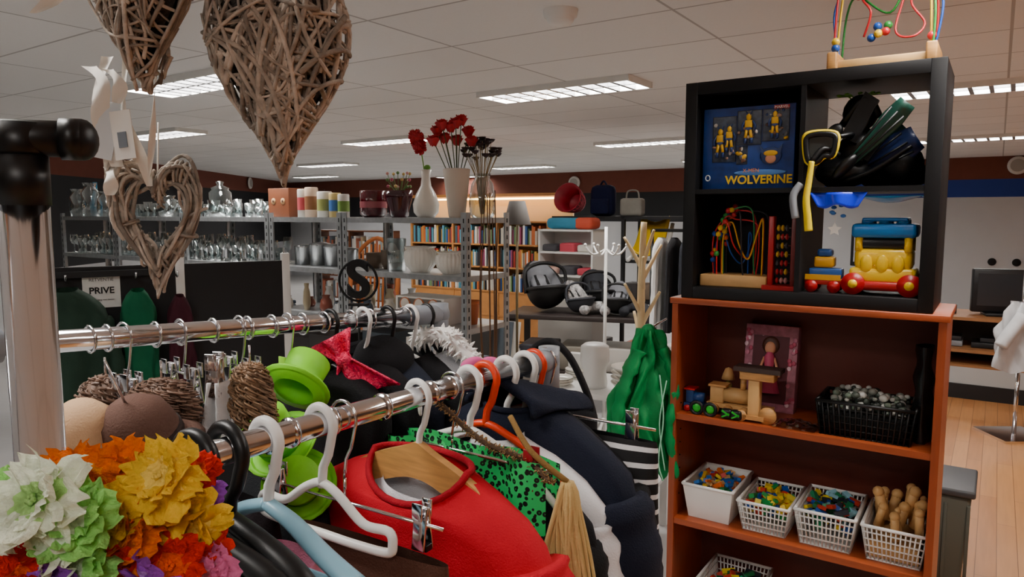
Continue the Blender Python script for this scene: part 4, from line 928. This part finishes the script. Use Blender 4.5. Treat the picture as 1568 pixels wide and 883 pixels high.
KX=(.612,2.585); KA2=-34
kb=M('shelf_blackbrown','0a0a0c',.55,var=.1,scale=20,spec=.3)
b=B('black_cube_shelf'); z0=1.451; Wd=.79; D=.36
b.bx(0,.042,0,D,z0,z0+.755,kb,bev=.0015); b.bx(Wd-.042,Wd,0,D,z0,z0+.755,kb,bev=.0015); b.bx(.042,Wd-.042,0,D,z0,z0+.042,kb,bev=.0015); b.bx(.042,Wd-.042,0,D,z0+.713,z0+.755,kb,bev=.0015)
b.bx(.387,.403,.002,D,z0+.042,z0+.713,kb); b.bx(.042,Wd-.042,.002,D,z0+.370,z0+.386,kb)
b.bx(.042,.387,D-.006,D,z0+.042,z0+.713,M('shelf_backing','2a2b30',.7))
b.done((*KX,0),KA2)
def KP(X,Y,Z): return LP(KX,KA2,X,Y,Z)
zl=z0+.042; zu=z0+.386
b=B('toy_figure_box'); bxb=M('toybox_blue','163c88',.35,var=.35,scale=22); b.bx(0,.31,0,.1,0,.28,bxb,bev=.002)
wn=M('box_window','3a4456',.12,var=.5,scale=60,spec=.8); wr=M('window_rim','0c1424',.5)
for x0,x1,q0,q1 in ((.035,.115,.095,.25),(.12,.20,.15,.265),(.205,.29,.16,.265),(.12,.155,.085,.145)):
    b.bx(x0,x1,-.001,.001,q0,q1,wn)
    b.tube([(x0,-.001,q0),(x1,-.001,q0),(x1,-.001,q1),(x0,-.001,q1)],.0018,wr,5,closed=True)
ye=M('fig_yellow','d8a818',.4); bu=M('fig_blue','1c3468',.4)
def fig(x,z,s):
    b.ell((x,-.005,z+.058*s),(.009*s,.006,.012*s),ye,8,6); b.box((x,-.005,z+.035*s),(.026*s,.008,.026*s),ye,bev=.003); b.box((x,-.005,z+.018*s),(.02*s,.008,.012*s),bu,bev=.002)
    for k in(-1,1):
        b.ell((x+k*.007*s,-.005,z+.071*s),(.003*s,.003,.009*s),bu,6,5,rot=(0,k*.5,0))
        b.tube([(x+k*.013*s,-.005,z+.045*s),(x+k*.022*s,-.006,z+.03*s),(x+k*.020*s,-.006,z+.012*s)],.0042*s,bu,6); b.tube([(x+k*.006*s,-.005,z+.015*s),(x+k*.010*s,-.005,z-.012*s)],.0055*s,ye,6); b.tube([(x+k*.010*s,-.005,z-.012*s),(x+k*.010*s,-.005,z-.03*s)],.0055*s,bu,6)
fig(.062,.14,1.0); fig(.093,.155,.9); fig(.158,.185,1.0); fig(.245,.195,.9)
gh=M('grey_heads','b8b4ae',.4,pal=['b8b4ae','d8a818','8a6a5a','5a5e66','d0ccc8','1c3468','6a4a3a'])
Q=random.Random(14)
for i in range(46):
    x0,x1,q0,q1=Q.choice(((.04,.11,.10,.245),(.125,.195,.155,.26),(.21,.285,.165,.26),(.125,.15,.09,.14))); r=Q.uniform(.003,.008)
    b.ell((Q.uniform(x0,x1),-.003,Q.uniform(q0,q1)),(r,.004,r*Q.uniform(.8,1.8)),gh,7,5,rot=(0,Q.random()*3,0))
b.box((.265,-.001,.270),(.05,.002,.014),red); b.ell((.235,-.003,.11),(.036,.004,.030),bu); b.ell((.235,-.006,.10),(.018,.004,.016),M('fig_skin','c88a68',.5)); b.ell((.235,-.007,.118),(.024,.004,.010),ye)
for k in(-1,1): b.prism([(.235+k*.012,.12),(.235+k*.03,.115),(.235+k*.038,.148)],-.005,-.002,bu)
b.ell((.20,-.001,.055),(.09,.0015,.010),M('swoosh','4a80c8',.4)); b.tube([(.02+.008*math.cos(a),-.001,.04+.01*math.sin(a)) for a in [2*pi*i/10 for i in range(10)]],.002,white,5,closed=True)
wo=b.done(KP(.052,.045,zu),KA2+1)
text('box_title','WOLVERINE',.040,yellow,(.195,-.0035,.030),(rad(90),0,0),wo,.0008,True)
text('box_brand','MARVEL',.013,white,(.265,-.003,.270),(rad(90),0,0),wo,.0003)
text('box_subtitle','X-MEN',.018,M('subt','e88a2a',.4),(.17,-.003,.062),(rad(90),0,0),wo,.0003)
b=B('diving_mask'); ymk=M('mask_yellow','e8cc00',.35)
ring=cr([(-.05,0,.02),(-.045,-.005,.052),(0,0,.060),(.045,0,.052),(.050,-.005,.02),(.038,0,-.02),(.012,-.005,-.022),(-.012,0,-.042),(-.040,0,-.035)],4,True)
b.tube(ring,.0065,ymk,10,closed=True); b.tube([(p.x*.86,-.005,p.z*.86) for p in ring],.009,blackp,8,closed=True)
b.surf(lambda u,v:Vector(((u-.5)*.075,.0,.01+(v-.5)*.07)),4,4,M('mask_lens','3a3c3a',.1,spec=.9)); b.surf(lambda u,v:Vector((.9*ring[int(u*35)].x*(1-.25*v),.05*v,.9*ring[int(u*35)].z*(1-.25*v))),36,4,blackp,cu=False); b.tube(cr([(.05,0,.04),(.09,.04,.05),(.06,.1,.03)],4),.008,blackp,6)
b.done(KP(.455,-.012,zu+.115),KA2+8)
b=B('snorkel'); b.tube(cr([(.0,0,.10),(-.005,-.005,.04),(-.01,-.01,-.02),(-.005,-.008,-.07),(.0,-.005,-.12)],6),[.009,.013],ymk,12); b.tube(cr([(-.03,0,.03),(-.05,-.01,-.01),(-.04,-.01,-.08)],5),.012,greyp,10); b.tube(cr([(0,0,.1),(.03,.02,.14),(.07,.05,.12)],4),.009,blackp,8); b.done(KP(.435,-.035,zu-.02),KA2)
b=B('black_diving_fins')
b.ell((.13,.1,.10),(.07,.07,.10),blackp,16,10,rot=(0,.3,0)); b.ell((.14,.08,.24),(.055,.05,.06),blackp,14,8); b.ell((.06,.1,.08),(.05,.06,.08),blackp); b.ell((.10,.06,.05),(.09,.07,.05),blackp)
b.tube(cr([(.12,.02,.02),(.2,0,.05),(.30,.0,.12)],5),[.03,.012],blackp,10,flat=.4); b.ell((.26,.1,.07),(.07,.06,.07),blackp); b.tube(cr([(.09,.05,.2),(.16,.03,.28),(.2,.05,.22)],4),.012,blackp,8)
b.prism([(.09,.16),(.16,.30),(.20,.27),(.14,.14)],.02,.04,blackp); b.prism([(.14,.10),(.235,.23),(.25,.18),(.18,.08)],-.005,.012,blackp)
b.ell((.07,.02,.17),(.025,.015,.04),blackp,rot=(0,.6,0)); b.done(KP(.405,.05,zu),KA2)
def fin(name,p,rot,col,l=.3,w=.09):
    b=B(name); m=M(name,col,.4)
    b.surf(lambda u,v:Vector(((u-.5)*w*(.5+1.1*v-.9*max(0,v-.75)*(1+3*abs(u-.5))),.012*math.sin(v*3)-.01*math.cos((u-.5)*6),l*v)),14,14,m)
    for s in(-.38,0,.38): b.tube([(s*w*.5,-.008,0),(s*w*1.2,-.006,l*.85)],.002,blackp,6)
    b.ell((0,0,-.01),(w*.33,.035,.05),blackp); b.done(p,0,rot=rot,solid=.004)
fin('dark_green_swim_fin',KP(.53,.02,zu+.07),(rad(4),rad(42),rad(KA2)),'1a4438',.24,.05)
fin('blue_swim_fin',KP(.545,.10,zu+.045),(rad(4),rad(58),rad(KA2)),'1a2c5a',.20,.075)
fin('striped_swim_fin',KP(.53,.16,zu+.05),(rad(-2),rad(48),rad(KA2)),'24504a',.2,.07)
b=B('dark_fin_bag'); b.ell((0,0,.05),(.10,.08,.065),M('dk','0a0c10',.5),16,9); b.box((.05,-.02,.04),(.12,.08,.07),blackp,bev=.02); b.done(KP(.63,.2,zu),KA2)
b=B('toy_plant_sprig')
for i in range(9): a=i*.7; b.tube(cr([(0,0,0),(.03*math.cos(a),.02*math.sin(a),.03),(.06*math.cos(a),.03*math.sin(a),.035)],3),.002,M('sprig','7ac83a',.5),5); b.ell((.06*math.cos(a),.03*math.sin(a),.035),(.008,.004,.004),M('sprig','7ac83a',.5),6,4)
b.tube([(0,0,0),(0,0,-.06)],.002,green,5); b.done(KP(.53,.16,zu+.27),KA2)
def beadmaze(name,loc,rz,W,Dp,Hh,cols,base,Q):
    b=B(name); b.bx(0,W,0,Dp,0,.042,base,bev=.004)
    for i,c in enumerate(cols):
        m=M('wire_'+c,c,.35); x0=.02+Q.uniform(0,.25)*W; x1=W-.02-Q.uniform(0,.3)*W; y0=Dp*Q.uniform(.15,.85); y1=Dp*Q.uniform(.15,.85); hh=Hh*Q.uniform(.6,1)
        if i%3==0: pts=[(x0,y0,.02),(x0-.005,y0,hh*.7),(x0+.04,y0,hh),((x0+x1)/2,(y0+y1)/2,hh*.97),(x1,y1,hh*.9),(x1+.01,y1,hh*.5),(x1,y1,.02)]
        elif i%3==1: pts=[(x0,y0,.02),(x0,y0,hh*.6),(x0+.03,y0,hh*.8),(x0+.06,y0,hh*.5),(x0+.09,y1,hh*.35),(x0+.12,y1,hh*.7),(x1,y1,hh*.8),(x1,y1,.02)]
        else: pts=[(x0+.02,y0,.02),(x0+.02,y0,hh*.85),(x0+.05,y0,hh*.98),(x1-.03,y1,hh*.96),(x1-.02,y1,hh*.3),(x1-.01,y1,.02)]
        C=cr(pts,8); b.tube(C,.0028,m,8)
        for k in range(4):
            p=C[min(len(C)-1,int(Q.uniform(.08,.3)*len(C))+k)]; b.ell(p,.010,M('beads_mix','888888',.3,pal=['c8202a','2050b0','2a9a3a','e8c020','e8702a']),10,7)
    return b.done(loc,rz)
beadmaze('bead_maze_toy',KP(.05,.05,zl),KA2,.235,.13,.29,['c8202a','1c4ea8','2a2a30','c8202a','d8a020','2a8a4a','202028','c8202a'],pine,random.Random(3))
b=B('abacus_toy'); b.bx(0,.018,0,.03,0,.25,red,bev=.002); b.bx(.075,.09,0,.03,0,.25,M('abacus_wood','6a1410',.4),bev=.002); b.bx(-.01,.10,-.03,.06,0,.015,red)
for k in range(7):
    z=.03+.03*k; b.tube([(.01,.015,z),(.085,.015,z)],.0018,chrome,6)
    for j in range(3): b.ell((.03+.014*j,.015,z),(.006,.011,.011),M('abeads','888888',.3,pal=['c89090','a81820','3a3a40','c8a020']),10,7)
b.done(KP(.285,.06,zl),KA2)
b=B('rollercoaster_bead_toy'); zt=z0+.755
b.bx(0,.30,.02,.05,0,.03,pine,bev=.004); b.bx(0,.30,.17,.2,0,.03,pine,bev=.004)
for X in(.0,.275): b.bx(X,X+.03,.0,.21,0,.055,wood,bev=.005)
wires=[('c8202a',[(.015,.03,.05),(.03,.03,.28),(.1,.05,.34),(.2,.1,.33),(.28,.15,.26),(.29,.17,.05)]),('2a8a3a',[(.015,.17,.05),(.025,.17,.2),(.06,.15,.25),(.16,.12,.18),(.22,.1,.28),(.285,.05,.2),(.29,.04,.05)]),('c8202a',[(.09,.1,.11),(.11,.08,.18),(.08,.1,.24),(.14,.1,.30),(.2,.12,.26),(.18,.1,.12),(.23,.08,.09),(.26,.1,.13),(.22,.1,.2),(.25,.1,.27)]),('1c4ea8',[(.02,.1,.05),(.0,.1,.2),(.06,.1,.32),(.18,.1,.36),(.3,.1,.22),(.29,.1,.05)]),('e8c020',[(.02,.05,.05),(.05,.05,.3),(.16,.08,.22),(.26,.05,.3),(.285,.05,.05)])]
for c,p in wires: b.tube(cr(p,8),.0035,M('wire_'+c,c,.35),8)
for x,y,z,c in [(.115,.08,.10,'1c4ea8'),(.135,.075,.11,'e8c020'),(.155,.08,.115,'c8202a'),(.16,.09,.135,'2a8a3a'),(.13,.09,.135,'1c4ea8'),(.07,.1,.24,'c8202a'),(.09,.1,.25,'c8202a'),(.11,.1,.245,'e8c020'),(.05,.1,.27,'2a8a3a'),(.02,.03,.07,'1c4ea8'),(.02,.03,.09,'e8c020'),(.285,.05,.08,'c8202a')]: b.ell((x,y,z),.013,M('bead_'+c,c,.3),12,8)
b.done(KP(.455,.02,zt),KA2)
b=B('blue_foil_hat'); bf=M('foil_blue','0830f8',.3,0,var=.2)
b.surf(lambda u,v:Vector(((u-.5)*.17*(1-.3*v),-.02+.01*math.sin(u*9),-.045*v-.006*math.sin(u*pi*3)*v)),20,6,bf); b.surf(lambda u,v:Vector((.05+u*.22,.03+.06*v,-.012-.02*v*abs(math.sin(u*4)))),20,5,M('foil_cyan','2098e0',.3,.0)); b.done(KP(.51,.02,z0+.368),KA2,solid=.002)
b=B('hanging_star_mobile'); st=[(.022*(1 if i%2==0 else .5)*math.sin(pi*i/5),.022*(1 if i%2==0 else .5)*math.cos(pi*i/5)) for i in range(10)]
b.tube([(0,0,.0),(0,0,.12)],.0008,white,5); b.prism(st,-.003,.003,white); 
for i in range(5): b.ell((Q.uniform(-.02,.03),0,Q.uniform(.03,.08)),(.009,.005,.006),M('mob','2a6ab8',.4),7,5)
b.done(KP(.50,.03,z0+.25),KA2)
b=B('toy_truck')
yl=M('truck_yellow','f4c800',.3); tb=M('truck_blue','1070b8',.3)
b.box((.105,.08,.062),(.19,.13,.05),yl,bev=.012); b.box((.105,.08,.115),(.165,.12,.07),yl,bev=.018); b.box((.105,.08,.165),(.15,.11,.035),M('truck_black','0c0c10',.4),bev=.01)
for X in(.035,.175): b.tube([(X,.03,.14),(X,.03,.185)],.012,yl,10); b.tube([(X,.13,.14),(X,.13,.185)],.012,yl,10)
b.box((.105,.08,.205),(.185,.14,.045),tb,bev=.012)
for X in(.055,.105,.155):
    for Y in(.05,.11): b.tube([(X,Y,.225),(X,Y,.24)],.018,tb,14)
b.box((.105,.08,.24),(.13,.1,.012),tb,bev=.004)
for X in(.06,.105,.15): b.ell((X,.018,.10),(.018,.008,.03),yl)
b.box((.105,.08,.03),(.22,.15,.03),red,bev=.01)
for X in(.025,.185):
    for Y in(.02,.14): b.tube([(X,Y-.016,.035),(X,Y+.016,.035)],.035,red,22); b.tube([(X,Y-.018,.035),(X,Y+.018,.035)],.014,yl,14)
b.done(KP(.535,.03,zl),KA2)
b=B('small_toy_dump_truck'); b.box((.055,.04,.035),(.115,.06,.02),M('tt_red','c0201a',.35),bev=.004); b.box((.06,.04,.062),(.10,.06,.035),M('tt_blue','1c4c90',.35),bev=.005); b.box((.055,.04,.10),(.06,.055,.035),M('tt_yel','d09810',.35),bev=.006); b.box((.055,.04,.13),(.045,.05,.025),M('tt_blue','1c4c90',.35),bev=.008)
b.box((.055,.008,.05),(.11,.004,.018),M('tt_yel','d09810',.35))
for X in(.02,.09):
    for Y in(.01,.07): b.tube([(X,Y-.008,.02),(X,Y+.008,.02)],.02,red,16)
b.done(KP(.412,.04,zl),KA2)

# ================= RIGHT BACKGROUND =============
DO=(3.0,7.6); DA=-34
b=B('long_wooden_desk'); dw=M('desk_wood','9c6a40',.5,var=.1,scale=4); Ld=4.2
b.bx(0,Ld,0,.7,.75,.78,dw); b.bx(0,Ld,.02,.66,.44,.47,dw); b.bx(0,Ld,.02,.04,.05,.30,M('desk_white','b4b4b2',.5)); b.bx(0,Ld,.0,.04,0,.14,M('desk_black','18181a',.5)); b.bx(0,Ld,.64,.66,.0,.75,M('desk_backing','4a403a',.6)); b.bx(0,Ld,.02,.66,.30,.32,dw)
for X in(0,1.05,2.1,3.15,4.16): b.bx(X,X+.04,0,.68,0,.75,dw)
b.done((*DO,0),DA)
def crt(w=.55,h=.42):
    b=B('television'); bk_=M('tv_black','121216',.4); b.box((0,0,h/2+.03),(w,.08,h),bk_,bev=.015); b.box((0,-.042,h/2+.04),(w-.09,.004,h-.11),M('tv_screen','2c3238',.12,spec=.9)); b.box((0,.12,h/2+.02),(w*.7,.2,h*.7),bk_,bev=.04); b.box((0,0,.015),(w*.6,.25,.03),bk_,bev=.008); return b
crt().done(LP(DO,DA,1.85,.33,.78),DA+12)
crt(.6,.42).done(LP(DO,DA,3.1,.33,.78),DA-4)
b=B('television'); b.box((0,0,.62),(.46,.05,.38),M('tv_black','121216',.4),bev=.01); b.box((0,-.027,.63),(.40,.004,.31),M('tv_white_screen','c8ccd4',.3)); b.tube([(0,0,0),(0,0,.45)],.02,greyp,10); b.box((0,0,.01),(.3,.2,.02),greyp,bev=.005); b.done(LP(DO,DA,.72,.3,.78),DA)
b=B('dvd_players')
for i,X in enumerate((.3,.8,1.35,1.8,2.4,2.85)): b.box((X,.3,.50+.0),(.38,.28,.05),M('dvd','26262a',.4,pal=['26262a','3a3a40','8a8c90','1a1a1c']),bev=.004); b.box((X+.03,.3,.55),(.3,.24,.04),M('dvd','26262a',.4),bev=.004)
b.done((*DO,0),DA)
b=B('router_boxes')
for X in (1.25,1.42): b.box((X,.3,.82),(.10,.12,.08),M('rt','c8c8c8',.5,pal=['c8c8c8','303034','5a5a60']),bev=.006)
b.done((*DO,0),DA)
b=B('wall_sockets')
for X in(0,.32): b.lathe([(0,.012),(.055,.012),(.06,0)],(X,0,0),blackm,16,rot=(rad(90),0,0),cap=False)
b.done((*UV(-.05,13.68),1.0),-TH)
b=B('white_draped_jacket'); wj=fab('offwhite_cloth','c8c8ca')
def wjf(u,v):
    a=2*pi*u; f=.03*rid(2.5*a+v*3)+.015*rid(4*a-v*5)
    return Vector((math.cos(a)*(.06+.12*min(1,v*1.8)+f),math.sin(a)*(.06+.05*v+f),-.5*v-.05*math.sin(2*a)*v))
b.surf(wjf,90,20,wj,cu=True); b.tube(cr([(-.05,-.08,-.1),(-.17,-.1,-.25),(-.22,-.1,-.33)],4),.05,wj,12); b.tube([(0,0,0),(0,0,.4)],.01,chrome,8); b.tube([(0,0,-.5),(0,0,-1.05)],.015,chrome,8); b.box((0,0,-1.06),(.4,.4,.02),chrome); b.tube(cr([(-.06,-.12,.35),(0,-.12,.42),(.08,-.1,.36),(.08,-.08,.1)],4),.03,fab('dkgrey','1a1a1e'),8); b.done((3.98,5.55,1.07))
b=B('black_backpack_on_floor'); b.ell((0,0,.17),(.24,.16,.17),fblack,16,10); b.box((.02,-.1,.13),(.22,.1,.18),fblack,bev=.04); b.tube(cr([(-.2,-.1,.1),(-.3,-.2,.02),(-.24,-.28,.01),(-.1,-.25,.01)],5),.01,fblack,6); b.done((3.95,5.0,0)) 
b=B('grey_storage_bin'); gbm=M('bin_grey','55584f',.5); b.box((0,0,.24),(.42,.34,.44),gbm,bev=.02,taper=.88); b.box((0,0,.475),(.45,.37,.035),M('bin_lid','3e4044',.5),bev=.01); 
for k in range(5): b.box((.02-.18+.09*k,-.168,.24),(.015,.01,.36),gbm,bev=.003)
b.tube(cr([(-.08,-.19,.49),(-.08,-.19,.6),(0,-.19,.64),(.05,-.19,.55)],4),.012,white,8)
b.done((2.02,3.42,0),-34)
